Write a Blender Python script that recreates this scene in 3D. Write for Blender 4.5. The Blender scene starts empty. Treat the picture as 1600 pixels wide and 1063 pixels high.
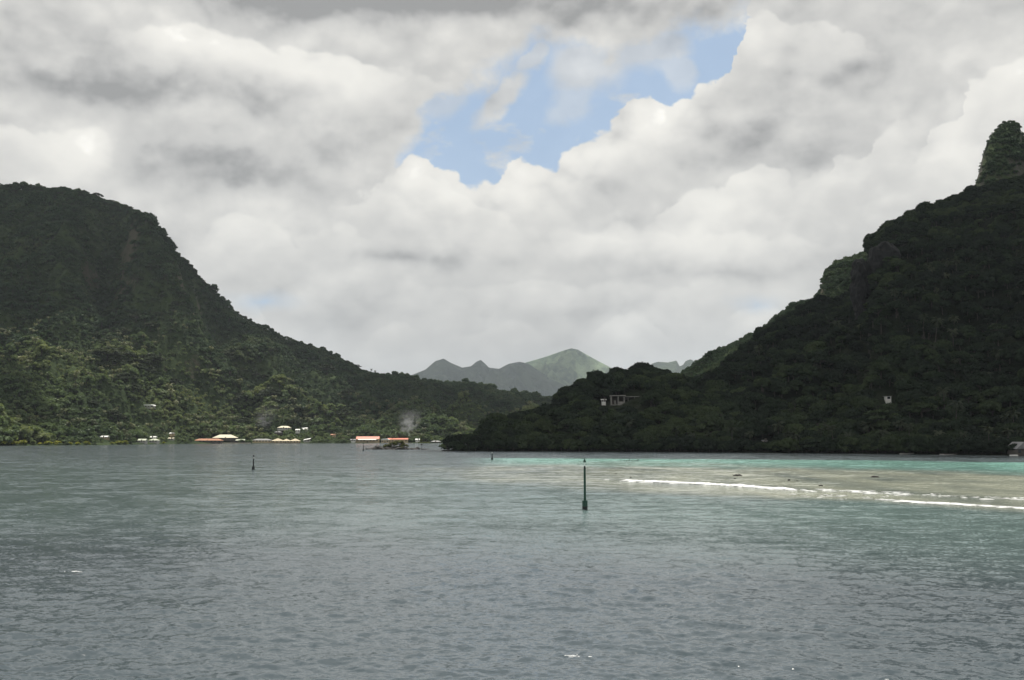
import bpy, bmesh, math, random
import numpy as np
from mathutils import Vector, Matrix, Euler

R = math.radians
random.seed(7)
rng = np.random.default_rng(7)
scn = bpy.context.scene
COL = scn.collection

# ------------------------------------------------------------------ camera
F = 1600 * 35.0 / 36.0            # focal length in pixels of the 1600 px wide photograph
HY = 683.0                        # row of the horizon
CAMH = 7.0                        # deck height above the lagoon
PITCH = math.atan((HY - 531.5) / F)
cam_d = bpy.data.cameras.new('camera')
cam_d.lens = 35; cam_d.sensor_width = 36; cam_d.clip_end = 60000; cam_d.clip_start = 0.5
cam = bpy.data.objects.new('camera', cam_d); COL.objects.link(cam)
cam.location = (0, 0, CAMH); cam.rotation_euler = (math.pi / 2 + PITCH, 0, 0)
scn.camera = cam
cp, sp = math.cos(PITCH), math.sin(PITCH)

def us(x, y):
    """pixel -> (X/Y, dZ/Y) of its sight line"""
    cx = (np.asarray(x, float) - 800) / F; cy = -(np.asarray(y, float) - 531.5) / F
    Y = cp - cy * sp
    return cx / Y, (sp + cy * cp) / Y

def az_el(x, y):
    u, s = us(x, y)
    return float(math.atan(u)), float(math.atan(s / math.hypot(1, u)))

def seaY(y):                      # distance of the water at a row
    return CAMH / -us(800, y)[1]

# ------------------------------------------------------------------ sun, sky, exposure
SUN_EL, SUN_AZ, SUN_STR = R(67.5), R(0), 4.8
SUNV = Vector((math.sin(SUN_AZ) * math.cos(SUN_EL), math.cos(SUN_AZ) * math.cos(SUN_EL), math.sin(SUN_EL)))
sd = bpy.data.lights.new('sun', 'SUN'); sd.energy = SUN_STR; sd.angle = R(0.6); sd.color = (1.0, 0.95, 0.87)
so = bpy.data.objects.new('sun', sd); COL.objects.link(so)
so.rotation_euler = SUNV.to_track_quat('Z', 'Y').to_euler(); so.location = (500, 900, 3000)
vs = scn.view_settings
vs.view_transform = 'Standard'; vs.look = 'None'; vs.exposure = 0.0; vs.gamma = 1.0; vs.use_curve_mapping = False
cy_ = scn.cycles
cy_.use_denoising = True
cy_.max_bounces = 6; cy_.diffuse_bounces = 2; cy_.glossy_bounces = 2; cy_.transmission_bounces = 2
cy_.transparent_max_bounces = 6; cy_.volume_bounces = 0
cy_.sample_clamp_direct = 3.0; cy_.sample_clamp_indirect = 4
cy_.caustics_reflective = False; cy_.caustics_refractive = False

class NT:
    """small helper to write node trees"""
    def __init__(s, tree): s.t = tree; s.n = tree.nodes; s.l = tree.links
    def new(s, kind, **kw):
        n = s.n.new(kind)
        for k, v in kw.items(): setattr(n, k, v)
        return n
    def set(s, n, i, v):
        if v is None: return
        sock = n.inputs[i]
        if isinstance(v, bpy.types.NodeSocket): s.l.new(v, sock)
        else: sock.default_value = v
    def math(s, op, a, b=None, c=None, clamp=False):
        n = s.new('ShaderNodeMath', operation=op, use_clamp=clamp)
        s.set(n, 0, a); s.set(n, 1, b); s.set(n, 2, c); return n.outputs[0]
    def vmath(s, op, a, b=None, scale=None):
        n = s.new('ShaderNodeVectorMath', operation=op)
        s.set(n, 0, a); s.set(n, 1, b)
        if scale is not None: s.set(n, 3, scale)
        return n.outputs['Value'] if op in ('LENGTH', 'DOT_PRODUCT') else n.outputs[0]
    def noise(s, vec, scale, detail=4, rough=.5, dist=0.0, w=None, out='Fac'):
        n = s.new('ShaderNodeTexNoise', noise_dimensions='4D' if w is not None else '3D')
        s.set(n, 'Vector', vec); s.set(n, 'Scale', scale); s.set(n, 'Detail', detail)
        s.set(n, 'Roughness', rough); s.set(n, 'Distortion', dist)
        if w is not None: s.set(n, 'W', w)
        return n.outputs[out]
    def ramp(s, v, a, b, c=0.0, d=1.0, smooth=True):
        n = s.new('ShaderNodeMapRange', interpolation_type='SMOOTHSTEP' if smooth else 'LINEAR')
        s.set(n, 0, v); s.set(n, 1, a); s.set(n, 2, b); s.set(n, 3, c); s.set(n, 4, d); return n.outputs[0]
    def mix(s, f, a, b, mode='MIX'):
        n = s.new('ShaderNodeMix', data_type='RGBA', blend_type=mode)
        s.set(n, 0, f)
        for i, v in ((6, a), (7, b)):
            if isinstance(v, tuple) and len(v) == 3: v = (*v, 1)
            s.set(n, i, v)
        return n.outputs[2]
    def mapping(s, vec, loc=(0, 0, 0), rot=(0, 0, 0), scale=(1, 1, 1), typ='POINT'):
        n = s.new('ShaderNodeMapping', vector_type=typ)
        s.set(n, 0, vec); n.inputs['Location'].default_value = loc
        n.inputs['Rotation'].default_value = rot; n.inputs['Scale'].default_value = scale
        return n.outputs[0]

world = bpy.data.worlds.new('World'); scn.world = world; world.use_nodes = True
w = NT(world.node_tree); w.n.clear()
def build_world():
    tc = w.new('ShaderNodeTexCoord').outputs['Generated']
    sep = w.new('ShaderNodeSeparateXYZ'); w.set(sep, 0, tc)
    az = w.math('ARCTAN2', sep.outputs[0], sep.outputs[1])
    el = w.math('ARCSINE', sep.outputs[2])
    el = w.math('MAXIMUM', el, -0.05)
    cmb = w.new('ShaderNodeCombineXYZ'); w.set(cmb, 0, az); w.set(cmb, 1, el)
    P = cmb.outputs[0]
    # noise domain: seamless on the sphere of directions, flattened so that clouds look wider than high low down
    D = w.mapping(tc, scale=(1, 1, 1.25))
    warp = w.noise(D, 5.0, 6, .55, out='Color')
    warp = w.vmath('SUBTRACT', warp, (0.5, 0.5, 0.5))
    warpf = w.vmath('SUBTRACT', w.noise(D, 22.0, 5, .6, out='Color'), (0.5, 0.5, 0.5))
    PW = w.vmath('ADD', P, w.vmath('ADD', w.vmath('MULTIPLY', warp, (.075, .055, 0)), w.vmath('MULTIPLY', warpf, (.022, .018, 0))))
    soft = w.noise(w.mapping(tc, scale=(1, 1, 2.4)), 4.2, 7, .52)
    billow = w.noise(D, 13.0, 8, .55)
    def heads(vec):
        """height of the cauliflower heads of the cumulus"""
        q = w.vmath('ADD', vec, w.vmath('SCALE', w.vmath('SUBTRACT', w.noise(vec, 8.0, 4, .55, out='Color'), (.5, .5, .5)), scale=.075))
        tot = None
        for scl, a in ((8.0, 1.0), (19.0, .42), (44.0, .17)):
            v = w.new('ShaderNodeTexVoronoi', feature='F1'); w.set(v, 'Vector', q); w.set(v, 'Scale', scl)
            k = w.math('MULTIPLY', w.math('SUBTRACT', .8, w.math('POWER', v.outputs['Distance'], 1.6)), a)
            tot = k if tot is None else w.math('ADD', tot, k)
        return tot
    relief = w.math('SUBTRACT', heads(D), heads(w.vmath('ADD', D, (-0.006, 0.0, 0.018))))
    vor = w.new('ShaderNodeTexVoronoi', feature='F1'); w.set(vor, 'Vector', w.vmath('ADD', D, w.vmath('MULTIPLY', warp, (.03, .03, .03))))
    w.set(vor, 'Scale', 26.0); w.set(vor, 'Detail', 1.0)
    puff = vor.outputs['Distance']
    # brightness laid out with soft blobs (x, y, rx, ry, turn, amount)
    blobs = [(300, 62, 165, 48, 6, .30), (130, 228, 75, 60, 0, .26), (480, 95, 190, 60, 5, .14), (30, 215, 110, 70, 0, .12),
             (560, 150, 150, 90, 0, .07), (400, 330, 160, 60, 10, .10), (760, 300, 190, 70, 0, .16), (655, 265, 50, 50, 0, .22),
             (900, 245, 200, 45, -22, .20), (1040, 180, 130, 55, -28, .26), (1120, 325, 110, 70, -10, .20),
             (960, 375, 330, 34, 0, .12), (1490, 215, 80, 150, 15, .14), (1590, 115, 90, 70, -30, .20),
             (1385, 200, 60, 55, 0, .10), (1170, 492, 70, 30, -20, .14), (985, 512, 60, 34, 0, .14), (1190, 40, 60, 60, 0, .15),
             (1260, 60, 100, 60, 0, .06), (820, 320, 60, 60, 0, .10), (610, 520, 45, 22, 0, .07), (640, 300, 80, 60, 0, .08),
             (600, -8, 760, 62, 1, -.36), (60, 20, 230, 40, 0, -.05), (100, 125, 270, 60, 4, -.15), (420, 146, 240, 36, 0, -.10), (350, 262, 330, 60, 4, -.13),
             (640, 190, 90, 90, -30, -.05), (1330, 110, 150, 90, 0, -.12), (1200, 215, 150, 60, -25, -.06), (640, 412, 260, 24, 2, -.10),
             (1120, 412, 460, 28, 0, -.10), (520, 500, 260, 70, 0, -.07), (900, 480, 330, 40, 0, -.06), (1330, 395, 110, 70, 0, -.07),
             (940, 300, 110, 45, -15, -.08), (850, 560, 500, 70, 0, -.05), (1080, 100, 40, 50, 0, -.05),
             (830, 160, 110, 60, 30, .10), (990, 120, 110, 70, 20, .10), (1300, 250, 120, 60, 0, -.05), (560, 250, 120, 40, 0, -.04), (110, 45, 190, 60, 0, -.08), (330, 285, 360, 60, 3, -.09), (170, 150, 260, 40, 0, -.05), (560, 215, 160, 60, -20, -.05)]
    acc = None
    for (x, y, rx, ry, rot, a) in blobs:
        ca, ce = az_el(x, y)
        m = w.mapping(PW, (ca, ce, 0), (0, 0, R(-rot)), (rx * 1.25 / F, ry * 1.25 / F, 1), 'TEXTURE')
        g = w.new('ShaderNodeTexGradient', gradient_type='QUADRATIC_SPHERE'); w.set(g, 0, m)
        acc = w.math('MULTIPLY_ADD', g.outputs['Fac'], a * 1.9, acc if acc is not None else 0.0)
    # generic light and dark patches of the same size everywhere
    patch = w.noise(w.mapping(tc, scale=(1, 1, 2.2)), 3.1, 3, .5, w=2.3)
    base = w.math('MULTIPLY_ADD', w.math('SUBTRACT', patch, .5), .12, .725)
    lum = w.math('ADD', base, acc)
    lum = w.math('MULTIPLY_ADD', relief, w.ramp(el, .03, .25, .22, .42), lum)
    lum = w.math('MULTIPLY_ADD', w.math('SUBTRACT', soft, .5), .14, lum)
    fine = w.noise(w.mapping(tc, scale=(1, 1, 1.5)), 34.0, 6, .55); fine2 = w.noise(w.mapping(w.vmath('ADD', tc, (.002, 0, .010)), scale=(1, 1, 1.5)), 34.0, 4, .5)
    lum = w.math('MULTIPLY_ADD', w.math('SUBTRACT', fine, fine2), w.ramp(el, .05, .3, .10, .24), lum)
    lum = w.math('MULTIPLY_ADD', w.math('SUBTRACT', .45, puff), w.ramp(lum, .6, .85, .0, .14), lum)
    # the gap of blue: between the cumulus top line L(az) and the soft upper edge U(az)
    A0, A1, E0, E1 = -0.62, 0.62, -0.05, 0.60
    azw = w.new('ShaderNodeSeparateXYZ'); w.set(azw, 0, PW); azw = azw.outputs[0]
    def curve(pts):
        n = w.new('ShaderNodeFloatCurve'); c = n.mapping.curves[0]
        q = sorted([((az_el(x, y)[0] - A0) / (A1 - A0), (az_el(x, y)[1] - E0) / (E1 - E0)) for x, y in pts])
        q = [(0, q[0][1])] + q + [(1, q[-1][1])]
        while len(c.points) < len(q): c.points.new(.5, .5)
        for p, (a, b) in zip(c.points, q): p.location = (a, b); p.handle_type = 'VECTOR'
        n.mapping.update()
        sepw = w.new('ShaderNodeSeparateXYZ'); w.set(sepw, 0, w.vmath('ADD', P, w.vmath('ADD', w.vmath('SCALE', warpf, scale=.055), w.vmath('SCALE', warp, scale=.03))))
        w.set(n, 1, w.ramp(sepw.outputs[0], A0, A1, 0, 1, False))
        return w.ramp(n.outputs[0], 0, 1, E0, E1, False)
    L = curve([(560, -80), (590, 120), (615, 245), (640, 237), (668, 236), (700, 268), (738, 287), (780, 272), (805, 240), (850, 238), (900, 214),
               (965, 190), (985, 152), (1020, 138), (1055, 150), (1100, 120), (1130, 112), (1143, 85), (1148, 60), (1160, 35), (1166, 5), (1185, -40), (1230, -90)])
    U = curve([(560, 330), (640, 250), (690, 185), (735, 140), (790, 110), (860, 72), (930, 66), (1010, 60), (1090, 30), (1160, 20), (1200, 20)])
    edge = w.math('MULTIPLY_ADD', w.math('SUBTRACT', .42, puff), .016, w.math('MULTIPLY', w.math('SUBTRACT', billow, .5), .05))
    dL = w.math('ADD', w.math('SUBTRACT', L, el), edge)                # > 0 inside the cumulus
    cum = w.ramp(dL, -0.0015, 0.004)
    dU = w.math('ADD', w.math('SUBTRACT', el, U), w.math('MULTIPLY', w.math('SUBTRACT', w.noise(D, 9.0, 7, .6, w=1.0), .5), .16))
    upc = w.ramp(dU, -0.022, 0.022)
    wisp = w.math('MULTIPLY', w.ramp(w.noise(w.mapping(tc, rot=(0, R(35), 0), scale=(1, 1, 2.2)), 11.0, 7, .6, w=5.0), .50, .68), .8)
    cov = w.math('MAXIMUM', w.math('MAXIMUM', cum, upc), wisp)
    for (x, y, rx, ry, rot, a) in [(800, 175, 90, 24, 30, .9), (862, 118, 75, 24, 32, .7), (960, 110, 120, 70, 25, .75), (1040, 75, 90, 55, 20, .7), (930, 165, 90, 40, 30, .45), (700, 170, 60, 50, 30, .5), (1075, 110, 40, 60, 20, .5)]:
        ca, ce = az_el(x, y)
        m = w.mapping(w.vmath('ADD', P, w.vmath('MULTIPLY', warp, (.16, .13, 0))), (ca, ce, 0), (0, 0, R(rot)), (rx * 1.3 / F, ry * 1.3 / F, 1), 'TEXTURE')
        g = w.new('ShaderNodeTexGradient', gradient_type='QUADRATIC_SPHERE'); w.set(g, 0, m)
        cov = w.math('MAXIMUM', cov, w.ramp(g.outputs['Fac'], .03, .5, 0, a))
    cov = w.math('MAXIMUM', cov, .12)
    # a few more gaps: two low ones in view, others beyond the frame by noise
    for (x, y, rx, ry, a) in [(410, 468, 75, 22, .55), (1180, 462, 60, 24, .35)]:
        ca, ce = az_el(x, y)
        m = w.mapping(PW, (ca, ce, 0), (0, 0, 0), (rx / F, ry / F, 1), 'TEXTURE')
        g = w.new('ShaderNodeTexGradient', gradient_type='QUADRATIC_SPHERE'); w.set(g, 0, m)
        cov = w.math('SUBTRACT', cov, w.math('MULTIPLY', g.outputs['Fac'], a * 1.4), clamp=True)
    away = w.math('MAXIMUM', w.ramp(w.math('ABSOLUTE', az), .62, .85), w.ramp(el, .48, .65))
    holes = w.math('MULTIPLY', away, w.ramp(w.noise(D, 2.6, 6, .55, w=9.0), .60, .70))
    cov = w.math('SUBTRACT', cov, holes, clamp=True)
    # further banks of cumulus, each lit along its own top line and greyer below it
    banks = [([(1000, 360), (1022, 340), (1045, 305), (1075, 292), (1120, 285), (1160, 262), (1195, 246), (1225, 250), (1250, 300)], .050, .20, .9),
             ([(1225, 330), (1240, 285), (1262, 262), (1290, 262), (1300, 240), (1345, 232), (1362, 195), (1400, 180), (1425, 190), (1440, 215)], .035, .15, .9),
             ([(1410, 260), (1432, 232), (1440, 190), (1478, 172), (1500, 168), (1508, 120), (1540, 98), (1580, 82), (1640, 50), (1700, 30)], .075, .22, 1),
             ([(1085, 60), (1140, 34), (1170, 8), (1200, 0), (1230, 20), (1300, 30), (1345, 48), (1380, 110)], .030, .15, 1),
             ([(156, 98), (164, 52), (186, 28), (225, 22), (262, 34), (300, 28), (345, 40), (392, 44), (430, 66), (500, 76), (560, 84), (640, 120)], .038, .27, .9),
             ([(-80, 190), (-20, 168), (30, 176), (62, 208), (98, 192), (138, 184), (168, 205), (182, 250)], .045, .20, .8),
             ([(520, 330), (560, 300), (600, 262), (625, 250), (660, 262), (720, 300), (800, 330), (840, 372)], .045, .13, .9),
             ([(440, 96), (500, 86), (560, 92), (640, 96), (700, 120), (730, 160)], .06, .10, .8),
             ([(820, 376), (870, 352), (930, 356), (980, 345), (1040, 352), (1080, 372), (1150, 362), (1240, 366), (1300, 372), (1340, 392)], .022, .12, .8),
             ([(300, 385), (330, 345), (372, 335), (420, 338), (470, 372), (500, 350), (545, 338), (590, 352), (610, 385)], .035, .11, .8),
             ([(1128, 512), (1140, 490), (1160, 474), (1190, 468), (1216, 476), (1232, 495)], .018, .15, .8),
             ([(925, 520), (945, 500), (975, 490), (1008, 490), (1036, 500), (1060, 520)], .016, .12, .8),
             ([(555, 530), (590, 508), (620, 500), (650, 512), (672, 530)], .014, .08, .8),
             ([(690, 520), (730, 500), (765, 488), (810, 492), (850, 508), (880, 520)], .014, .07, .8),
             ([(320, 495), (345, 470), (372, 456), (395, 462), (412, 482), (430, 492)], .012, .10, .8),
             ([(860, 250), (905, 236), (960, 216), (1010, 196), (1050, 198), (1080, 232)], .045, .09, .8),
             ([(640, 440), (720, 424), (800, 430), (880, 438), (960, 430), (1060, 436), (1180, 430), (1280, 436)], .02, .07, .8)]
    for pts, dep, amt, sharp in banks:
        T = curve(pts)
        d = w.math('ADD', w.math('SUBTRACT', T, el), w.math('MULTIPLY', edge, .8))
        xa, xb = az_el(pts[0][0], 200)[0], az_el(pts[-1][0], 200)[0]; m_ = (xb - xa) * .22
        win = w.math('MULTIPLY', w.ramp(azw, xa, xa + m_), w.ramp(azw, xb - m_, xb, 1, 0))
        lit = w.math('MULTIPLY', w.ramp(d, -.0015, .004 / sharp ** 2), w.math('POWER', w.ramp(d, 0, dep * 1.7, 1, 0, False), 1.4))
        lum = w.math('MULTIPLY_ADD', w.math('MULTIPLY', lit, win), amt, lum)
        # a little grey behind the top line makes the edge read
        back = w.math('MULTIPLY', w.ramp(d, -dep * .7, -.001, 0, 1), w.ramp(d, -.0015, .003, 1, 0))
        lum = w.math('MULTIPLY_ADD', w.math('MULTIPLY', back, win), -amt * .16, lum)
    # white rim just inside the crisp cumulus line
    gap_near = w.ramp(w.math('SUBTRACT', U, L), -.01, .05)
    rim = w.math('MULTIPLY', w.ramp(dL, 0.0, .055, 1, 0), gap_near)
    rim = w.math('MULTIPLY', rim, w.ramp(dL, -0.004, .006))
    lum = w.math('MULTIPLY_ADD', rim, .17, lum)
    lum = w.math('MULTIPLY_ADD', w.math('SUBTRACT', .45, puff), w.math('MULTIPLY_ADD', rim, .40, .05), lum)
    lum = w.math('MULTIPLY_ADD', w.math('SUBTRACT', lum, .72), 1.22, .735)
    lum = w.math('SUBTRACT', lum, w.math('MULTIPLY', w.math('POWER', w.ramp(lum, .55, 1.35, 0, 1, False), 1.6), .42))
    lum = w.math('MAXIMUM', lum, .34)
    tint = w.new('ShaderNodeValToRGB'); w.set(tint, 0, lum)
    e = tint.color_ramp.elements; e[0].position = .25; e[0].color = (.98, .985, .99, 1); e[1].position = .9; e[1].color = (1.0, .98, .92, 1)
    cloud = w.vmath('SCALE', tint.outputs[0], scale=lum)
    STR = 0.12
    cloud = w.vmath('SCALE', cloud, scale=1 / STR)
    # low air: paler and flatter towards the horizon
    hz = w.ramp(el, 0.0, .16, .55, 0)
    cloud = w.mix(hz, cloud, tuple(c / STR for c in (.615, .625, .635)))
    sky = w.new('ShaderNodeTexSky', sky_type='NISHITA', sun_disc=False)
    sky.sun_elevation = SUN_EL; sky.sun_rotation = SUN_AZ; sky.air_density = 1.0; sky.dust_density = 1.0; sky.ozone_density = 1.6
    blue = w.mix(.70, sky.outputs[0], tuple(c / STR for c in (.37, .53, .74)))
    col = w.mix(cov, blue, cloud)
    bg = w.new('ShaderNodeBackground'); w.set(bg, 0, col); bg.inputs[1].default_value = STR
    out = w.new('ShaderNodeOutputWorld'); w.l.new(bg.outputs[0], out.inputs[0])
    world.cycles.sampling_method = 'MANUAL'; world.cycles.sample_map_resolution = 512
build_world()

# ------------------------------------------------------------------ numpy noise
_perm = rng.permutation(256); _perm = np.concatenate([_perm, _perm, _perm])
_ga = rng.random(256) * 2 * np.pi; _gx, _gy = np.cos(_ga), np.sin(_ga)
def perlin(x, y):
    xi = np.floor(x).astype(int); yi = np.floor(y).astype(int); xf = x - xi; yf = y - yi
    u = xf * xf * xf * (xf * (xf * 6 - 15) + 10); v = yf * yf * yf * (yf * (yf * 6 - 15) + 10)
    def g(a, b):
        h = _perm[(_perm[a & 255] + (b & 255))] & 255
        return _gx[h], _gy[h]
    a = g(xi, yi); b = g(xi + 1, yi); c = g(xi, yi + 1); d = g(xi + 1, yi + 1)
    n00 = a[0] * xf + a[1] * yf; n10 = b[0] * (xf - 1) + b[1] * yf
    n01 = c[0] * xf + c[1] * (yf - 1); n11 = d[0] * (xf - 1) + d[1] * (yf - 1)
    return ((n00 * (1 - u) + n10 * u) * (1 - v) + (n01 * (1 - u) + n11 * u) * v) * 1.5
def fbm(x, y, o=4, r=.5):
    s = 0; a = 1
    for i in range(o): s = s + a * perlin(x * 2 ** i + 17.3 * i, y * 2 ** i - 9.1 * i); a *= r
    return s
def ridged(x, y, o=4):
    s = 0; a = 1
    for i in range(o): s = s + a * (1 - 2 * np.abs(perlin(x * 2 ** i + 31.7 * i, y * 2 ** i + 5.3 * i))); a *= .5
    return s / 2

# ------------------------------------------------------------------ materials
def mat(name):
    m = bpy.data.materials.new(name); m.use_nodes = True
    t = NT(m.node_tree); t.n.clear()
    o = t.new('ShaderNodeOutputMaterial')
    return m, t, o
def simple(name, col, rough=.7, var=.15, scale=2.0, metal=0.0):
    m, t, o = mat(name)
    b = t.new('ShaderNodeBsdfPrincipled')
    pos = t.new('ShaderNodeTexCoord').outputs['Object']
    n = t.noise(pos, scale, 5, .6)
    c = t.mix(t.ramp(n, .3, .7), tuple(v * (1 - var) for v in col), tuple(min(1, v * (1 + var)) for v in col))
    t.set(b, 'Base Color', c); t.set(b, 'Roughness', rough); t.set(b, 'Metallic', metal)
    t.l.new(b.outputs[0], o.inputs[0]); return m
def foliage(name, dark, mid, light, transl=.28, ws=.02, rnd=.45):
    m, t, o = mat(name)
    oi = t.new('ShaderNodeObjectInfo'); geo = t.new('ShaderNodeNewGeometry')
    wn = t.math('MULTIPLY_ADD', t.noise(geo.outputs['Position'], ws * .3, 3, .5, w=3.0), .55, t.math('MULTIPLY', t.noise(geo.outputs['Position'], ws, 4, .6), .45))
    ln = t.noise(geo.outputs['Position'], .6, 3, .6)
    f = t.math('MULTIPLY_ADD', oi.outputs['Random'], rnd, t.math('MULTIPLY_ADD', t.math('SUBTRACT', wn, .5), 2.6, .5 - rnd * .5))
    cr = t.new('ShaderNodeValToRGB'); t.set(cr, 0, f)
    e = cr.color_ramp.elements; e[0].position = .1; e[0].color = (*dark, 1); e[1].position = .95; e[1].color = (*light, 1)
    k = cr.color_ramp.elements.new(.55); k.color = (*mid, 1)
    c = t.mix(t.ramp(ln, .3, .7, .0, .5), cr.outputs[0], t.vmath('SCALE', cr.outputs[0], scale=1.6))
    d = t.new('ShaderNodeBsdfDiffuse'); t.set(d, 0, c)
    tr = t.new('ShaderNodeBsdfTranslucent'); t.set(tr, 0, t.mix(1.0, c, (1.0, 1.0, .55, 1), 'MULTIPLY'))
    mx = t.new('ShaderNodeMixShader'); mx.inputs[0].default_value = transl
    t.l.new(d.outputs[0], mx.inputs[1]); t.l.new(tr.outputs[0], mx.inputs[2])
    gl = t.new('ShaderNodeBsdfGlossy'); gl.inputs['Roughness'].default_value = .45; gl.inputs['Color'].default_value = (.5, .5, .5, 1)
    m2 = t.new('ShaderNodeMixShader'); m2.inputs[0].default_value = .03
    t.l.new(mx.outputs[0], m2.inputs[1]); t.l.new(gl.outputs[0], m2.inputs[2])
    t.l.new(m2.outputs[0], o.inputs[0]); return m
def ground(name, g1, g2, rock, far=False):
    m, t, o = mat(name)
    geo = t.new('ShaderNodeNewGeometry'); pos = geo.outputs['Position']
    sc = .004 if far else .02
    n = t.noise(pos, sc, 8, .6); n2 = t.noise(pos, sc * 8, 6, .65)
    c = t.mix(t.ramp(n, .35, .65), g1, g2)
    sep = t.new('ShaderNodeSeparateXYZ'); t.set(sep, 0, geo.outputs['Normal'])
    st = t.math('ADD', sep.outputs[2], t.math('MULTIPLY', t.math('SUBTRACT', n2, .5), .5))
    lo = (.12, .25) if far else (.25, .40)
    c = t.mix(t.ramp(st, *lo, 1, 0), c, t.mix(n2, tuple(v * .6 for v in rock), tuple(v * 1.4 for v in rock)))
    b = t.new('ShaderNodeBsdfPrincipled'); t.set(b, 'Base Color', c); t.set(b, 'Roughness', .95); t.set(b, 'Specular IOR Level', .1)
    bp = t.new('ShaderNodeBump'); bp.inputs['Strength'].default_value = .9; bp.inputs['Distance'].default_value = 60 if far else 2.5
    t.set(bp, 'Height', t.noise(pos, .012 if far else .25, 6, .65)); t.set(b, 'Normal', bp.outputs[0])
    t.l.new(b.outputs[0], o.inputs[0]); return m

M = {}
M['leaf_left'] = foliage('leaf_left', (.026, .050, .028), (.058, .096, .050), (.11, .14, .07), .35, rnd=.25)
M['leaf_low'] = foliage('leaf_low', (.050, .088, .044), (.130, .180, .085), (.25, .28, .125), .45, rnd=.25)  # raised leaf tones: sunlight on the lower left slope partly put into the colour
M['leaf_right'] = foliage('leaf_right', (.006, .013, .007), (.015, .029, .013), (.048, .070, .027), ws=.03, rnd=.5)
M['leaf_umbrella'] = foliage('leaf_umbrella', (.032, .044, .026), (.045, .060, .034), (.07, .085, .045))
M['leaf_yellow'] = foliage('leaf_yellow', (.12, .15, .02), (.24, .26, .035), (.38, .38, .06), .45)
M['leaf_bush'] = foliage('leaf_bush', (.045, .055, .015), (.085, .09, .022), (.14, .14, .035))
M['leaf_palm'] = foliage('leaf_palm', (.07, .085, .045), (.13, .145, .075), (.23, .24, .13))
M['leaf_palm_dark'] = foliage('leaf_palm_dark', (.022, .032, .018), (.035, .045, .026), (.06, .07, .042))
M['bark'] = simple('bark', (.055, .048, .04), .9, .3, 1.5)
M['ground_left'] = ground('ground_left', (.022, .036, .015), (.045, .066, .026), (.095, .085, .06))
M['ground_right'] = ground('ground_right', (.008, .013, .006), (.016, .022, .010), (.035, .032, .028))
M['ground_far'] = ground('ground_far', (.045, .08, .045), (.21, .28, .15), (.19, .20, .16), True)  # brightened: the sunlit look of the far peak is partly in this colour
M['cliff_black'] = simple('cliff_black', (.010, .010, .010), .95, .5, .3)
M['rock_dark'] = simple('rock_dark', (.03, .028, .026), .9, .4, 1.2)
M['ground_far_dark'] = ground('ground_far_dark', (.025, .042, .026), (.055, .080, .045), (.07, .07, .06), True)  # darker copy of ground_far; shade on the left far range put into the colour
M['rock_face'] = ground('rock_face', (.04, .065, .028), (.075, .10, .04), (.095, .092, .075))
M['white_paint'] = simple('white_paint', (.78, .77, .73), .6, .06, .6)
M['grey_wall'] = simple('grey_wall', (.42, .41, .38), .8, .15, .5)
M['tan_wall'] = simple('tan_wall', (.55, .44, .28), .8, .12, .5)
M['dark_wall'] = simple('dark_wall', (.10, .09, .08), .8, .2, .5)
M['red_roof'] = simple('red_roof', (.62, .17, .09), .55, .12, .4)
M['rust_roof'] = simple('rust_roof', (.42, .19, .10), .7, .22, .4)
M['cream_roof'] = simple('cream_roof', (.72, .66, .48), .6, .10, .4)
M['green_roof'] = simple('green_roof', (.52, .56, .42), .6, .10, .4)
M['thatch_roof'] = simple('thatch_roof', (.66, .57, .40), .8, .18, .6)
M['tin_roof'] = simple('tin_roof', (.22, .22, .22), .5, .2, .4)
M['white_roof'] = simple('white_roof', (.80, .80, .76), .5, .05, .4)
M['window_glass'] = simple('window_glass', (.02, .025, .03), .15, .1)
M['concrete'] = simple('concrete', (.27, .26, .24), .9, .25, .8)
M['grass_lawn'] = simple('grass_lawn', (.13, .15, .04), .9, .3, .15)
M['sand_edge'] = simple('sand_edge', (.34, .31, .24), .9, .25, .2)
M['beacon_green'] = simple('beacon_green', (.012, .065, .042), .45, .25, 2.0)
M['beacon_black'] = simple('beacon_black', (.012, .016, .016), .6, .3, 3.0)
M['beacon_white'] = simple('beacon_white', (.7, .7, .66), .5, .1)

# ------------------------------------------------------------------ object helpers
def link(name, me, parent=None):
    o = bpy.data.objects.new(name, me); COL.objects.link(o)
    if parent is not None: o.parent = parent
    return o
def mesh_np(name, V, Fq, m=None, smooth=False):
    V = np.asarray(V, np.float32); Fq = np.asarray(Fq, np.int32)
    me = bpy.data.meshes.new(name); k = Fq.shape[1]
    me.vertices.add(len(V)); me.vertices.foreach_set('co', V.ravel())
    me.loops.add(Fq.size); me.loops.foreach_set('vertex_index', Fq.ravel())
    me.polygons.add(len(Fq)); me.polygons.foreach_set('loop_start', np.arange(0, Fq.size, k, dtype=np.int32))
    if smooth: me.polygons.foreach_set('use_smooth', np.ones(len(Fq), bool))
    me.update(calc_edges=True)
    if m: me.materials.append(m)
    return me
def grid_faces(nr, nc):
    i = np.arange(nr - 1)[:, None] * nc + np.arange(nc - 1)[None, :]
    return np.stack([i, i + 1, i + nc + 1, i + nc], -1).reshape(-1, 4)
def tag(o, label=None, cat=None, group=None, kind=None):
    if label: o['label'] = label
    if cat: o['category'] = cat
    if group: o['group'] = group
    if kind: o['kind'] = kind
    return o
def empty(name, loc, rz=0, **kw):
    o = bpy.data.objects.new(name, None); COL.objects.link(o)
    o.empty_display_size = .5; o.location = loc; o.rotation_euler = (0, 0, rz); tag(o, **kw); return o
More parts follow.
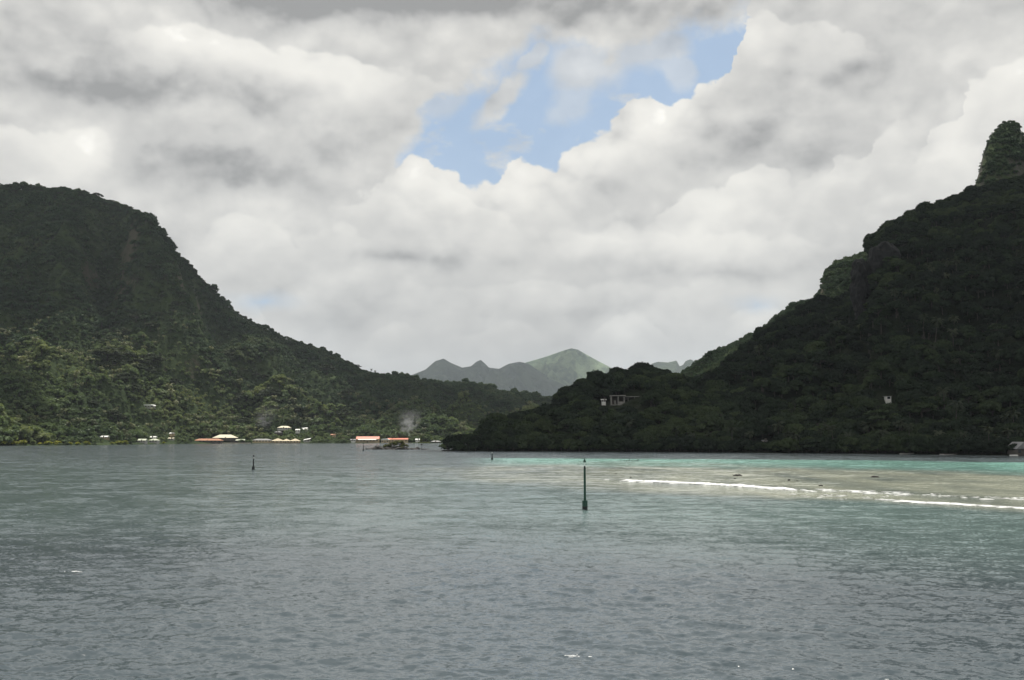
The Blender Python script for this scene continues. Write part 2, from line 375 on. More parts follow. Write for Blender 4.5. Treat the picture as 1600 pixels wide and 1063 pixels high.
class MB:
    def __init__(s): s.bm = bmesh.new()
    def box(s, c, size, rot=None):
        r = bmesh.ops.create_cube(s.bm, size=1.0, matrix=Matrix.Translation(c) @ (rot or Matrix()) @ Matrix.Diagonal((*size, 1))); return s
    def cone(s, c, r1, r2, h, n=14):       # base centre c, upright
        bmesh.ops.create_cone(s.bm, cap_ends=True, segments=n, radius1=r1, radius2=r2, depth=h, matrix=Matrix.Translation((c[0], c[1], c[2] + h / 2))); return s
    def tube(s, a, b, ra, rb, n=8):
        a = Vector(a); b = Vector(b); d = b - a
        mt = Matrix.Translation((a + b) / 2) @ d.to_track_quat('Z', 'Y').to_matrix().to_4x4()
        bmesh.ops.create_cone(s.bm, cap_ends=True, segments=n, radius1=ra, radius2=rb, depth=d.length, matrix=mt); return s
    def poly(s, vs, fs):
        v = [s.bm.verts.new(p) for p in vs]
        for f in fs: s.bm.faces.new([v[i] for i in f])
        return s
    def ball(s, c, r, sub=2, amp=.2, seed=0, sq=(1, 1, 1)):
        r_ = bmesh.ops.create_icosphere(s.bm, subdivisions=sub, radius=1.0)
        for v in r_['verts']:
            p = v.co
            k = 1 + amp * (math.sin(p.x * 3.1 + seed) * math.cos(p.y * 2.7 + seed * 1.7) + .6 * math.sin(p.z * 5.3 + p.x * 4.1 + seed * 2.3))
            v.co = Vector((p.x * k * r * sq[0] + c[0], p.y * k * r * sq[1] + c[1], p.z * k * r * sq[2] + c[2]))
        return s
    def build(s, name, m, parent=None, smooth=False):
        me = bpy.data.meshes.new(name); bmesh.ops.recalc_face_normals(s.bm, faces=s.bm.faces); s.bm.to_mesh(me); s.bm.free()
        if smooth: me.polygons.foreach_set('use_smooth', np.ones(len(me.polygons), bool))
        me.materials.append(m); return link(name, me, parent)

# ------------------------------------------------------------------ hills
class Hill:
    """ridge line at its own distances, slope down to its shore in front and a back slope behind"""
    def __init__(s, name, sky, ridge, shore, prof, th, noise, back, seed, mat, umin, umax, nu, nt, extra=None, backt=1.9, bs=(40, 4.0)):
        s.bs = bs
        u, sl = us([p[0] for p in sky], [p[1] for p in sky]); s.su, s.ss = u, sl
        s.ru = us([p[0] for p in ridge], HY)[0]; s.rY = np.array([p[1] for p in ridge], float)
        s.hu = us([p[0] for p in shore], HY)[0]; s.hY = np.array([p[1] for p in shore], float)
        s.pt = np.array([p[0] for p in prof]); s.pz = np.array([p[1] for p in prof])
        s.name, s.th, s.noise, s.back, s.seed, s.mat = name, th, noise, back, seed, mat
        s.umin, s.umax, s.nu, s.nt, s.extra, s.backt = umin, umax, nu, nt, extra, backt
    def par(s, u):
        Yr = np.interp(u, s.ru, s.rY); Ys = np.interp(u, s.hu, s.hY)
        S = np.interp(u, s.su, s.ss); return Yr, Ys, S
    def z(s, u, Y):
        Yr, Ys, S = s.par(u); X = u * Y
        t = (Y - Ys) / (Yr - Ys)
        Zr = np.maximum(CAMH + S * Yr - s.th, 3.0)
        g = np.interp(t, s.pt, s.pz)
        wgt = np.clip((t - .035) * 7, 0, 1) * np.clip((1.08 - t) * 2.2, 0.10, 1)
        amp, sc = s.noise
        n = ridged(X / sc + s.seed, Y / (sc * 1.8) - s.seed, 4) - .25 + .35 * fbm(X / (sc * .35) + s.seed, Y / (sc * .35), 3)
        bl = 1 - 2.2 * np.abs(perlin(X / s.bs[0] + s.seed * 2, Y / (s.bs[0] * 1.5))) ; bl2 = 1 - 2.2 * np.abs(perlin(X / s.bs[0] * 2.3 + s.seed, Y / s.bs[0] * 1.7 + 4))
        Z = Zr * g + amp * n * wgt * np.clip(Zr / 80, .15, 1) + s.bs[1] * (bl + .5 * bl2) * wgt * np.clip(t * 3, 0, 1)
        if s.extra is not None: Z = Z + s.extra(u, Y, t) * np.clip(Zr / 80, 0, 1)
        bt = np.clip((t - 1) / (s.backt - 1), 0, 1)
        Z = np.where(t > 1, Zr * (1 - s.back * bt ** 1.3) + amp * .3 * n * bt, Z)
        lim = CAMH + (S - .0008) * Y - s.th * np.clip(Y / Yr, 0, 1)
        lim = np.where(Zr <= 3.01, np.maximum(lim, 3.0), lim)
        Z = np.where((t > .25), np.minimum(Z, np.maximum(lim, np.where(t < 1.0, 1.0, -5))), Z)
        Z = np.where(t < 0, np.maximum(t * (Yr - Ys) * .05, -4), Z)
        fade = np.clip((u - s.umin) / .02, 0, 1) * np.clip((s.umax - u) / .02, 0, 1)
        return np.where((u < s.umin) | (u > s.umax), -5.0, Z * fade - 3 * (1 - fade)), t
    def build(s):
        U = np.linspace(s.umin, s.umax, s.nu)
        T = np.concatenate([np.linspace(-.04, 1.0, s.nt), 1 + (s.backt - 1) * np.linspace(.02, 1, 22) ** 1.2])
        uu, tt = np.meshgrid(U, T)
        Yr, Ys, S = s.par(uu); Y = Ys + tt * (Yr - Ys)
        Z, _ = s.z(uu, Y)
        V = np.stack([uu * Y, Y, Z], -1).reshape(-1, 3)
        me = mesh_np(s.name, V, grid_faces(len(T), len(U)), s.mat, True)
        o = link(s.name, me); tag(o, kind='structure'); return o

kx = lambda x: float(us(x, HY)[0])
def spur(u, Y, t):
    def b(x, w, tc, tw, a): return a * np.exp(-((u - kx(x)) / (w / F)) ** 2 - ((t - tc) / tw) ** 2)
    return 1.5 * (b(215, 26, .80, .22, 34) + b(262, 26, .58, .14, 30) + b(300, 60, .40, .13, 34) + b(245, 40, .66, .1, 20)
            - b(330, 28, .75, .18, 26) - b(150, 34, .62, .2, 34) + b(90, 50, .7, .25, 18) + b(420, 40, .5, .2, 10) - b(390, 30, .3, .15, 10))
H = {}
H['left'] = Hill('left_mountain',
    [(-900, 420), (-500, 330), (-250, 300), (-100, 292), (0, 288), (60, 291), (110, 297), (150, 303), (185, 318), (225, 334), (250, 360), (275, 390), (300, 415), (320, 440),
     (345, 462), (375, 488), (400, 500), (440, 520), (485, 538), (520, 555), (560, 573), (600, 585), (640, 588), (670, 598), (720, 597), (750, 600), (790, 610),
     (840, 618), (880, 626), (940, 640), (1000, 655), (1080, 676), (1150, 681)],
    [(-900, 1700), (-100, 1650), (100, 1600), (230, 1520), (400, 1560), (560, 1700), (700, 1950), (900, 2050), (1150, 2100)],
    [(-900, 700), (-200, 760), (0, 790), (150, 850), (240, 960), (330, 1050), (420, 1085), (560, 1100), (720, 1120), (900, 1300), (1150, 1500)],
    [(-.1, 0), (0, .0), (.01, .004), (.08, .012), (.2, .10), (.4, .27), (.6, .50), (.8, .78), (.93, .94), (1.0, 1.0), (2, 1)],
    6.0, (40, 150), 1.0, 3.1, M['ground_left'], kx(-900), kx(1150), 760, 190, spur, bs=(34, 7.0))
H['knoll'] = Hill('left_knoll',
    [(-900, 470), (-500, 500), (-200, 530), (0, 556), (30, 566), (55, 590), (80, 612), (105, 640), (140, 662), (175, 678), (200, 684)],
    [(-900, 1000), (0, 960), (200, 980)], [(-900, 690), (-200, 750), (0, 786), (200, 900)],
    [(-.1, 0), (0, 0), (.05, .02), (.3, .25), (.7, .75), (1, 1), (2, 1)],
    5.0, (10, 70), 1.0, 8.4, M['ground_left'], kx(-900), kx(200), 170, 60)
H['headland'] = Hill('headland',
    [(690, 700), (712, 692), (740, 668), (765, 652), (800, 644), (840, 644), (868, 634), (882, 606), (905, 596), (930, 585), (960, 577), (1000, 570), (1035, 573), (1060, 585),
     (1085, 592), (1150, 600), (1250, 622), (1400, 650), (1500, 672)],
    [(690, 530), (740, 545), (800, 580), (870, 620), (950, 650), (1050, 660), (1200, 640), (1500, 560)],
    [(690, 505), (720, 498), (800, 490), (1000, 470), (1200, 440), (1400, 410), (1500, 395)],
    [(-.1, 0), (0, 0), (.1, .08), (.3, .32), (.6, .62), (.85, .9), (1, 1), (2, 1)],
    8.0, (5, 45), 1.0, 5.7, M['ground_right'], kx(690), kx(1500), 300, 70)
H['right'] = Hill('right_mountain',
    [(980, 684), (1020, 640), (1060, 604), (1090, 592), (1120, 580), (1155, 553), (1185, 520), (1220, 498), (1250, 482), (1275, 470), (1300, 466), (1330, 455), (1352, 436), (1355, 385),
     (1362, 372), (1385, 350), (1410, 338), (1445, 322), (1480, 310), (1520, 297), (1560, 288), (1600, 276), (1700, 240), (1850, 200), (2100, 170), (2500, 200)],
    [(980, 760), (1100, 830), (1250, 900), (1360, 930), (1600, 960), (1900, 950), (2500, 900)],
    [(980, 560), (1060, 500), (1200, 441), (1300, 425), (1400, 408), (1500, 390), (1600, 374), (1900, 330), (2500, 260)],
    [(-.1, 0), (0, 0), (.04, .012), (.1, .05), (.2, .15), (.4, .36), (.6, .58), (.8, .80), (.92, .93), (1, 1), (2, 1)],
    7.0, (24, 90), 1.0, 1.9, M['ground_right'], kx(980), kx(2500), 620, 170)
H['rear'] = Hill('rear_ridge',
    [(1000, 684), (1040, 612), (1062, 582), (1085, 565), (1110, 548), (1150, 534), (1190, 514), (1215, 492), (1240, 470), (1272, 464), (1281, 448), (1288, 420), (1305, 408), (1335, 398), (1370, 385), (1450, 340),
     (1550, 300), (1700, 280), (2000, 400)],
    [(1000, 1050), (1200, 1080), (1350, 1100), (2000, 1150)], [(1000, 800), (2000, 800)],
    [(-.1, 0), (0, 0), (.3, .52), (.6, .80), (.85, .95), (1, 1), (2, 1)],
    5.0, (16, 80), 1.0, 12.2, M['ground_left'], kx(1000), kx(2000), 380, 80)
H['pinnacle'] = Hill('rock_pinnacle',
    [(1480, 420), (1505, 330), (1515, 306), (1522, 288), (1529, 266), (1534, 244), (1541, 221), (1550, 204), (1561, 193), (1573, 187), (1584, 187), (1592, 195), (1599, 208), (1612, 212), (1640, 214), (1680, 240), (1730, 290), (1790, 400)],
    [(1480, 1060), (1574, 1050), (1790, 1080)], [(1480, 940), (1790, 960)],
    [(-.1, 0), (0, 0), (.3, .62), (.6, .86), (.85, .96), (1, 1), (2, 1)],
    3.0, (5, 30), 1.0, 4.4, M['rock_face'], kx(1480), kx(1790), 240, 90, backt=2.4, bs=(22, 2.0))
FAR = {}
FAR['a'] = Hill('far_mountain',
    [(380, 684), (520, 660), (600, 610), (640, 586), (665, 576), (680, 563), (693, 559), (705, 566), (722, 573), (736, 571), (744, 564), (751, 561), (757, 566), (764, 573), (780, 575), (795, 567),
     (812, 564), (826, 567), (845, 580), (880, 600), (940, 640), (1000, 684)],
    [(380, 11400), (1000, 11700)], [(380, 8600), (1000, 8600)], [(-.1, 0), (0, 0), (.3, .22), (.6, .5), (.85, .83), (1, 1), (2, 1)],
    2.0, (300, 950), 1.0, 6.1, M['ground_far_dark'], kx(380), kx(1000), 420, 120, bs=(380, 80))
FAR['b'] = Hill('far_peak',
    [(650, 684), (760, 610), (800, 580), (822, 565), (850, 557), (870, 550), (885, 545), (893, 543), (903, 545), (915, 552), (935, 563), (960, 576), (1000, 598), (1060, 640), (1130, 684)],
    [(650, 13200), (1130, 13200)], [(650, 10200), (1130, 10200)], [(-.1, 0), (0, 0), (.3, .2), (.6, .47), (.85, .8), (1, 1), (2, 1)],
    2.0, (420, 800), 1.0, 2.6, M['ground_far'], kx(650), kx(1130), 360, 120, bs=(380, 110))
FAR['c'] = Hill('far_rocky_ridge',
    [(960, 640), (1010, 580), (1018, 567), (1028, 564), (1044, 565), (1057, 562), (1062, 571), (1067, 569), (1071, 563), (1079, 560), (1100, 572), (1200, 620), (1300, 684)],
    [(960, 10500), (1300, 10500)], [(960, 8500), (1300, 8500)], [(-.1, 0), (0, 0), (.3, .3), (.6, .6), (.85, .86), (1, 1), (2, 1)],
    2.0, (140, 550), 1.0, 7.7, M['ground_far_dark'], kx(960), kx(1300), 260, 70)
for h in list(H.values()) + list(FAR.values()): h.build()

def height(X, Y):
    X = np.asarray(X, float); Y = np.asarray(Y, float); u = X / Y
    best = np.full(X.shape, -9.0); idx = np.full(X.shape, -1); tb = np.zeros(X.shape)
    for k, h in enumerate(H.values()):
        z, t = h.z(u, Y)
        m = (z > best) & (t < h.backt); best = np.where(m, z, best); idx = np.where(m, k, idx); tb = np.where(m, t, tb)
    return best, idx, tb
_Ym = np.concatenate([np.arange(250, 1300, 2.0), np.arange(1300, 2200, 5.0)])
def hit(x, y):
    """where the sight line through a pixel meets the hills: X, Y, Z, hill index"""
    u, s = us(x, y)
    X = float(u) * _Ym; z, idx, t = height(X, _Ym)
    ray = CAMH + float(s) * _Ym
    k = np.nonzero((z >= ray) & (z > 0))[0]
    if len(k) == 0: return None
    k = k[0]; return float(X[k]), float(_Ym[k]), float(z[k]), int(idx[k]), float(t[k])
# ------------------------------------------------------------------ lagoon
def wave_tile(N, L, lp, spread, rms, cuts, seed, wdir):
    r = np.random.default_rng(seed)
    k1 = np.fft.fftfreq(N, L / N) * 2 * np.pi
    KX, KY = np.meshgrid(k1, k1); K = np.hypot(KX, KY); K[0, 0] = 1
    kp = 2 * np.pi / lp
    P = np.exp(-1.1 * (kp / K) ** 2) / K ** 3.6
    c = (KX * math.sin(wdir) + KY * math.cos(wdir)) / K
    P *= np.abs(c) ** spread + .02
    P[0, 0] = 0
    ph = np.fft.fft2(r.standard_normal((N, N)))
    base = ph * np.sqrt(P)
    z0 = np.real(np.fft.ifft2(base)); f = rms / z0.std()
    out = []
    for cut in cuts:
        kc = 2 * np.pi / cut
        out.append(np.real(np.fft.ifft2(base * np.exp(-(K / kc) ** 4))) * f)
    return np.stack(out)
CUTS = [.25, .5, 1.0, 2.0, 4.0, 8.0, 16.0, 40.0]
T1 = wave_tile(512, 61.0, 1.25, 1.5, .020, CUTS, 5, R(10))
T2 = wave_tile(512, 173.0, 3.8, 1.8, .026, CUTS, 9, R(-12))
T3 = wave_tile(512, 37.0, .62, 1.6, .0065, CUTS, 11, R(25))
def samp(T, L, X, Y, lev):
    N = T.shape[1]; gx = (X / L * N) % N; gy = (Y / L * N) % N
    x0 = np.floor(gx).astype(int); y0 = np.floor(gy).astype(int); fx = gx - x0; fy = gy - y0; x0 %= N; y0 %= N
    x1 = (x0 + 1) % N; y1 = (y0 + 1) % N
    l0 = np.clip(np.floor(lev).astype(int), 0, len(T) - 2); fl = np.clip(lev - l0, 0, 1)
    def g(l): return (T[l, y0, x0] * (1 - fx) + T[l, y0, x1] * fx) * (1 - fy) + (T[l, y1, x0] * (1 - fx) + T[l, y1, x1] * fx) * fy
    return g(l0) * (1 - fl) + g(l0 + 1) * fl
def ypx(X, Y):                                   # image row of the water at a place, used only to lay the reef out on the map
    s = -CAMH / Y; return 531.5 - F * (s * cp - sp) / (cp + s * sp)
def xpx(X, Y, Z=0.0):
    s = (Z - CAMH) / Y; cx = X / Y / (cp + s * sp); return 800 + F * cx
def build_sea():
    rows = np.arange(1120, 684.2, -1.2)
    r = np.concatenate([[1.0, 6, 12, 18, 23], -CAMH / us(800, rows)[1], [6500, 7800, 9000, 12000, 16500]])
    r = np.unique(r)
    th = np.concatenate([np.linspace(-math.pi, -.62, 30)[:-1], np.linspace(-.60, .60, 860), np.linspace(.62, math.pi, 30)[1:]])
    rr, tt = np.meshgrid(r, th, indexing='ij')
    X = rr * np.sin(tt); Y = rr * np.cos(tt)
    dr = np.gradient(r)[:, None] * np.ones_like(tt)
    da = np.gradient(th)[None, :] * rr
    lev = np.log2(np.maximum(np.maximum(dr * 2.2, da * 2.2), .25) / .25)
    lev = np.clip(lev, 0, len(CUTS) - 1)
    c, s_ = math.cos(.31), math.sin(.31)
    Z = samp(T1, 61.0, X, Y, lev) + samp(T2, 173.0, c * X - s_ * Y, s_ * X + c * Y, lev) + samp(T3, 37.0, c * X + s_ * Y, -s_ * X + c * Y, lev)
    gust = fbm(X / 38, Y / 60, 3)
    Z *= np.clip(1.0 + .9 * gust, .35, 2.0)
    # colour of the water body: depth and bottom
    Yp = np.maximum(Y, 5); infr = (Y > 20)
    yp = np.where(infr, ypx(X, Yp), 1100); xp = np.where(infr, xpx(X, Yp), 0)
    wob = fbm(X / 34, Y / 52, 4) ; wob2 = fbm(X / 9 + 9, Y / 26, 4)
    it = lambda xs, ys: np.interp(xp, xs, ys)
    sm = lambda a, b, v: (lambda q: q * q * (3 - 2 * q))(np.clip((v - a) / (b - a), 0, 1))
    sc = np.clip((yp - 683) / 60, .1, 3)
    ybx = yp + wob * 5 * sc
    tt_top = it([600, 760, 1100, 1400, 1600, 2200], [714.5, 716, 717.5, 720, 723, 730])
    sand_top = it([620, 760, 1000, 1200, 1400, 1600, 2200], [733, 729, 728, 731, 736, 743, 760])
    sand_bot = it([620, 760, 950, 1080, 1260, 1400, 1600, 2200], [748, 753, 760, 766, 775, 784, 797, 840])
    left = sm(620, 800, xp + 40 * wob)
    turq = sm(-.3, .8, yp - tt_top) * (1 - sm(0, 1, (ybx - tt_top - 3) / (sand_top - tt_top))) ** .8 * sm(700, 850, xp + 20 * wob)
    sand = sm(-8, 4, ybx - sand_top) * (1 - sm(-6, 8, ybx - sand_bot)) * left
    teal = sm(-8, 6, ybx - sand_bot) * (1 - sm(10, 150, ybx - sand_bot)) * sm(150, 1100, xp) 
    teal2 = sm(12, 60, yp - 684) * (1 - sm(110, 190, yp - 684)) * (.38 - .25 * teal)
    deep = np.array([.066, .086, .098]); tealc = np.array([.125, .182, .174]); turqc = np.array([.27, .53, .45]); sandc = np.array([.43, .455, .365])
    colr = deep[None, None] * np.ones(X.shape + (1,))
    mixc = lambda C, cc, a: C * (1 - a[..., None]) + cc[None, None] * a[..., None]
    colr = mixc(colr, tealc, np.clip(teal2, 0, 1)); colr = mixc(colr, tealc * 1.15, np.clip(teal * (.85 + .3 * wob), 0, 1))
    tq = np.clip(turq, 0, 1) * (1 - .35 * sm(850, 1500, xp) * (1 - sm(1500, 1600, xp)))
    colr = mixc(colr, turqc, tq)
    colr = mixc(colr, sandc, np.clip(sand * (.74 + .45 * wob2) * (.62 + .38 * sm(850, 1150, xp)), 0, 1))
    Z *= 1 - .65 * np.clip(sand + turq, 0, 1)
    V = np.stack([X, Y, Z], -1).reshape(-1, 3)
    nr, nc = X.shape; fc = grid_faces(nr, nc)[:, ::-1]
    # close the ring behind the camera and the cap under it
    me = mesh_np('lagoon_water', V, fc, None, True)
    a = me.attributes.new('body', 'FLOAT_COLOR', 'POINT')
    a.data.foreach_set('color', np.concatenate([colr, np.ones(X.shape + (1,))], -1).astype(np.float32).ravel())
    dist = np.clip((rr - 60) / 300, 0, 1)
    b = me.attributes.new('rough_far', 'FLOAT', 'POINT'); b.data.foreach_set('value', dist.astype(np.float32).ravel())
    g = me.attributes.new('calm', 'FLOAT', 'POINT'); g.data.foreach_set('value', np.clip(.55 * (sand + turq), 0, 1).astype(np.float32).ravel())
    m, t, o = mat('lagoon_water')
    at = t.new('ShaderNodeAttribute', attribute_name='body'); ar = t.new('ShaderNodeAttribute', attribute_name='rough_far'); ac = t.new('ShaderNodeAttribute', attribute_name='calm')
    geo = t.new('ShaderNodeNewGeometry'); pos = geo.outputs['Position']
    def pert(scale, amp, det, mp):
        n = t.noise(t.mapping(pos, scale=mp), scale, det, .6, out='Color')
        return t.vmath('MULTIPLY', t.vmath('SUBTRACT', n, (.5, .5, .5)), (amp * .8, amp, 0))
    p1 = pert(8.0, .95, 5, (.5, 1, 1)); p2 = pert(1.3, 2.8, 5, (.6, 1, 1)); p3 = pert(.25, 1.9, 4, (.5, 1, 1))
    p = t.vmath('ADD', p1, t.vmath('SCALE', t.vmath('ADD', p2, p3), scale=t.math('MULTIPLY_ADD', ar.outputs['Fac'], .90, .10)))
    p = t.vmath('SCALE', p, scale=t.math('SUBTRACT', 1.0, ac.outputs['Fac']))
    nrm = t.vmath('NORMALIZE', t.vmath('ADD', geo.outputs['Normal'], p))
    bs = t.new('ShaderNodeBsdfPrincipled')
    t.set(bs, 'Base Color', at.outputs['Color']); t.set(bs, 'Roughness', .13); t.set(bs, 'IOR', 1.333); t.set(bs, 'Normal', nrm)
    t.l.new(bs.outputs[0], o.inputs[0])
    me.materials.append(m)
    tag(link('lagoon_water', me), kind='structure')
build_sea()
# seabed sheet below everything
mb = MB(); mb.box((0, 500, -6.5), (34000, 33000, 1)); tag(mb.build('seabed', M['ground_right']), kind='structure')

# ------------------------------------------------------------------ clouds overhead that throw the shade on the hills (added out of view, shaped from the shadow wanted)
def cloud_material():
    m, t, o = mat('cloud_white')
    d = t.new('ShaderNodeBsdfDiffuse'); d.inputs[0].default_value = (.85, .85, .86, 1)
    tr = t.new('ShaderNodeBsdfTranslucent'); tr.inputs[0].default_value = (.8, .8, .82, 1)
    mx = t.new('ShaderNodeMixShader'); mx.inputs[0].default_value = .35
    t.l.new(d.outputs[0], mx.inputs[1]); t.l.new(tr.outputs[0], mx.inputs[2]); t.l.new(mx.outputs[0], o.inputs[0]); return m
M['cloud'] = cloud_material()
def make_shade_cloud(label, pts, alt, cell, seed):
    r = np.random.default_rng(seed)
    P = np.array(pts); k = (alt - P[:, 2]) / SUNV.z
    Q = np.stack([P[:, 0] + SUNV.x * k, P[:, 1] + SUNV.y * k], -1)
    cells = {tuple(c) for c in np.floor(Q / cell).astype(int)}
    bm = bmesh.new(); bmesh.ops.create_icosphere(bm, subdivisions=2, radius=1.0)
    bv = np.array([v.co[:] for v in bm.verts]); bf = np.array([[v.index for v in f.verts] for f in bm.faces]); bm.free()
    Vs, Fs = [], []; n = 0
    for (i, j) in sorted(cells):
        rad = cell * r.uniform(.80, 1.05)
        c = np.array([(i + .5) * cell + r.normal() * cell * .12, (j + .5) * cell + r.normal() * cell * .12, alt + r.uniform(0, cell * .6)])
        q = bv * (1 + .18 * np.sin(bv[:, [0]] * 4 + r.random() * 9) * np.cos(bv[:, [1]] * 5 + r.random() * 9))
        Vs.append(q * rad * np.array([1, 1, .6]) + c); Fs.append(bf + n); n += len(bv)
    me = mesh_np('cloud', np.concatenate(Vs), np.concatenate(Fs), M['cloud'], True)
    o = link('shade_clouds', me); tag(o, kind='stuff', label=label); return o
names = list(H)
ptsR, ptsL = [], []
Yc = np.arange(300, 2150, 6.0)
def column(x, ys):
    """first surface met by the sight lines of one column of the picture"""
    u = float(us(x, 450)[0]); X = u * Yc; z, idx, t = height(X, Yc); sl = (z - CAMH) / Yc; run = np.maximum.accumulate(np.where(z > 0, sl, -9))
    for y in ys:
        s = float(us(x, y)[1]); k = int(np.searchsorted(run, s))
        if k < len(Yc) and z[k] > 0: yield y, (float(X[k]), float(Yc[k]), float(z[k]), names[int(idx[k])])
for x in np.arange(700, 2350, 10):
    for y, h in column(x, np.arange(150, 716, 8)):
        if h[3] in ('headland', 'right') and not (1058 < x < 1125 and y < 585):
            ptsR.append(h[:3]); ptsR.append((h[0], h[1], h[2] + 14))
lowL = ([-400, 0, 60, 130, 190, 240, 275, 300, 345, 420, 480, 540, 600, 700, 900], [505, 500, 488, 474, 474, 452, 446, 482, 515, 532, 560, 588, 632, 655, 680])
for x in np.arange(-420, 900, 8):
    for y, h in column(x, np.arange(280, 690, 6)):
        if h[3] == 'left' and (y < np.interp(x, *lowL) if x > -5 else y < 500): ptsL.append(h[:3])
        if h[3] == 'knoll' and y < 600 - x * .2 and x < 100: ptsL.append(h[:3])
make_shade_cloud('added cloud out of view, shaped to shade the right mountain', ptsR, 1420, 34, 3)
make_shade_cloud('added cloud out of view, shaped to shade the left mountain', ptsL, 1520, 38, 4)
ptsF = []
Yf = np.arange(8600, 12500, 70.0)
for x in np.arange(560, 900, 6):
    X = kx(x) * Yf; z, t = FAR['a'].z(np.full(Yf.shape, kx(x)), Yf)
    ptsF += [(a, b, c) for a, b, c in zip(X, Yf, z) if c > 0]
make_shade_cloud('added high cloud out of view, shaped to shade the far left peaks', ptsF, 9600, 260, 5)

# ------------------------------------------------------------------ tree models
def leaf_cloud(r, centres, radii, n, size, flat=.75, drop=.35):
    """leaf sprays spread over the shells of many clumps -> verts, quads"""
    C, D = [], []
    for c, rad in zip(centres, radii):
        d = r.standard_normal((n, 3)); d /= np.linalg.norm(d, axis=1)[:, None]
        d[:, 2] = np.where(d[:, 2] < -drop, -d[:, 2], d[:, 2])
        C.append(np.array(c) + d * np.array([1, 1, flat]) * rad * r.uniform(.72, 1.05, (n, 1))); D.append(d)
    C = np.concatenate(C); D = np.concatenate(D); k = len(C)
    nn = D + r.standard_normal((k, 3)) * .55 + np.array([0, 0, .25]); nn /= np.linalg.norm(nn, axis=1)[:, None]
    a = np.cross(nn, r.standard_normal((k, 3))); a /= np.linalg.norm(a, axis=1)[:, None]; b = np.cross(nn, a)
    s = size * r.uniform(.6, 1.35, (k, 1))
    V = np.stack([C - a * s * .5 - b * s * .18, C + a * s * .12 - b * s * .5, C + a * s * .55 + b * s * .1, C - a * s * .1 + b * s * .5], 1).reshape(-1, 3)
    return V, np.arange(4 * k).reshape(-1, 4)
def core(centres, radii, flat=.75, f=.78):
    bm = bmesh.new()
    for c, rad in zip(centres, radii):
        v = bmesh.ops.create_icosphere(bm, subdivisions=1, radius=1.0)['verts']
        for q in v: q.co = Vector((q.co.x * rad * f + c[0], q.co.y * rad * f + c[1], q.co.z * rad * f * flat + c[2]))
    V = np.array([v.co[:] for v in bm.verts]); Fc = np.array([[v.index for v in f.verts] for f in bm.faces]); bm.free()
    return V, np.stack([Fc[:, 0], Fc[:, 1], Fc[:, 2], Fc[:, 2]], -1)
def merge_mesh(name, parts, m):
    V = np.concatenate([p[0] for p in parts]); off = 0; me = bpy.data.meshes.new(name); faces = []
    for p in parts:
        for f in p[1].tolist():
            faces.append([i + off for i in (f if f[2] != f[3] else f[:3])])
        off += len(p[0])
    me.from_pydata(V.tolist(), [], faces); me.update(); me.materials.append(m); return me
def broad_crown(seed, nblob, n, size, m, w=4.6, h=6.5, flat=.8, top=9.0):
    r = np.random.default_rng(seed); cs, rs = [], []
    for i in range(nblob):
        a = r.random() * 2 * np.pi; q = math.sqrt(r.random()) * .95; rad = w * r.uniform(.22, .42)
        zz = top - rad * .8 - h * (.15 + .75 * q ** 2.2) * r.uniform(.35, 1.0)
        cs.append((math.cos(a) * q * (w - rad * .5), math.sin(a) * q * (w - rad * .5), zz)); rs.append(rad)
    return merge_mesh('crown', [leaf_cloud(r, cs, rs, n, size, flat), core(cs, rs, flat)], m)
def umbrella_crown(seed, nblob, n, size, m, w=7.0, top=8.5):
    r = np.random.default_rng(seed); cs, rs = [], []
    for i in range(nblob):
        a = r.random() * 2 * np.pi; q = math.sqrt(r.random()); rad = w * r.uniform(.14, .26)
        cs.append((math.cos(a) * q * (w - rad), math.sin(a) * q * (w - rad), top - 1.0 - 2.0 * q ** 2 - r.random() * 1.5)); rs.append(rad)
    me = merge_mesh('crown', [leaf_cloud(r, cs, rs, n, size, .42, .1), core(cs, rs, .36)], m); me['c'] = [c for q in cs for c in q]
    return me, cs
def trunk_mesh(seed, h, rad, limbs, m, ends=None):
    r = random.Random(seed); mb = MB(); top = Vector((r.uniform(-.4, .4), r.uniform(-.4, .4), h * .55))
    mb.tube((0, 0, -2.5), top, rad, rad * .7, 7)
    for i in range(limbs):
        if ends: e = Vector(ends[i * len(ends) // limbs]) - Vector((0, 0, .4))
        else:
            a = i / limbs * 6.28 + r.random(); e = Vector((math.cos(a) * h * .35, math.sin(a) * h * .35, h * r.uniform(.7, .85)))
        mid = top.lerp(e, .5) + Vector((0, 0, .5)); mb.tube(top, mid, rad * .5, rad * .32, 5); mb.tube(mid, e, rad * .32, rad * .12, 5)
    me = bpy.data.meshes.new('trunk'); mb.bm.to_mesh(me); mb.bm.free(); me.materials.append(m); return me
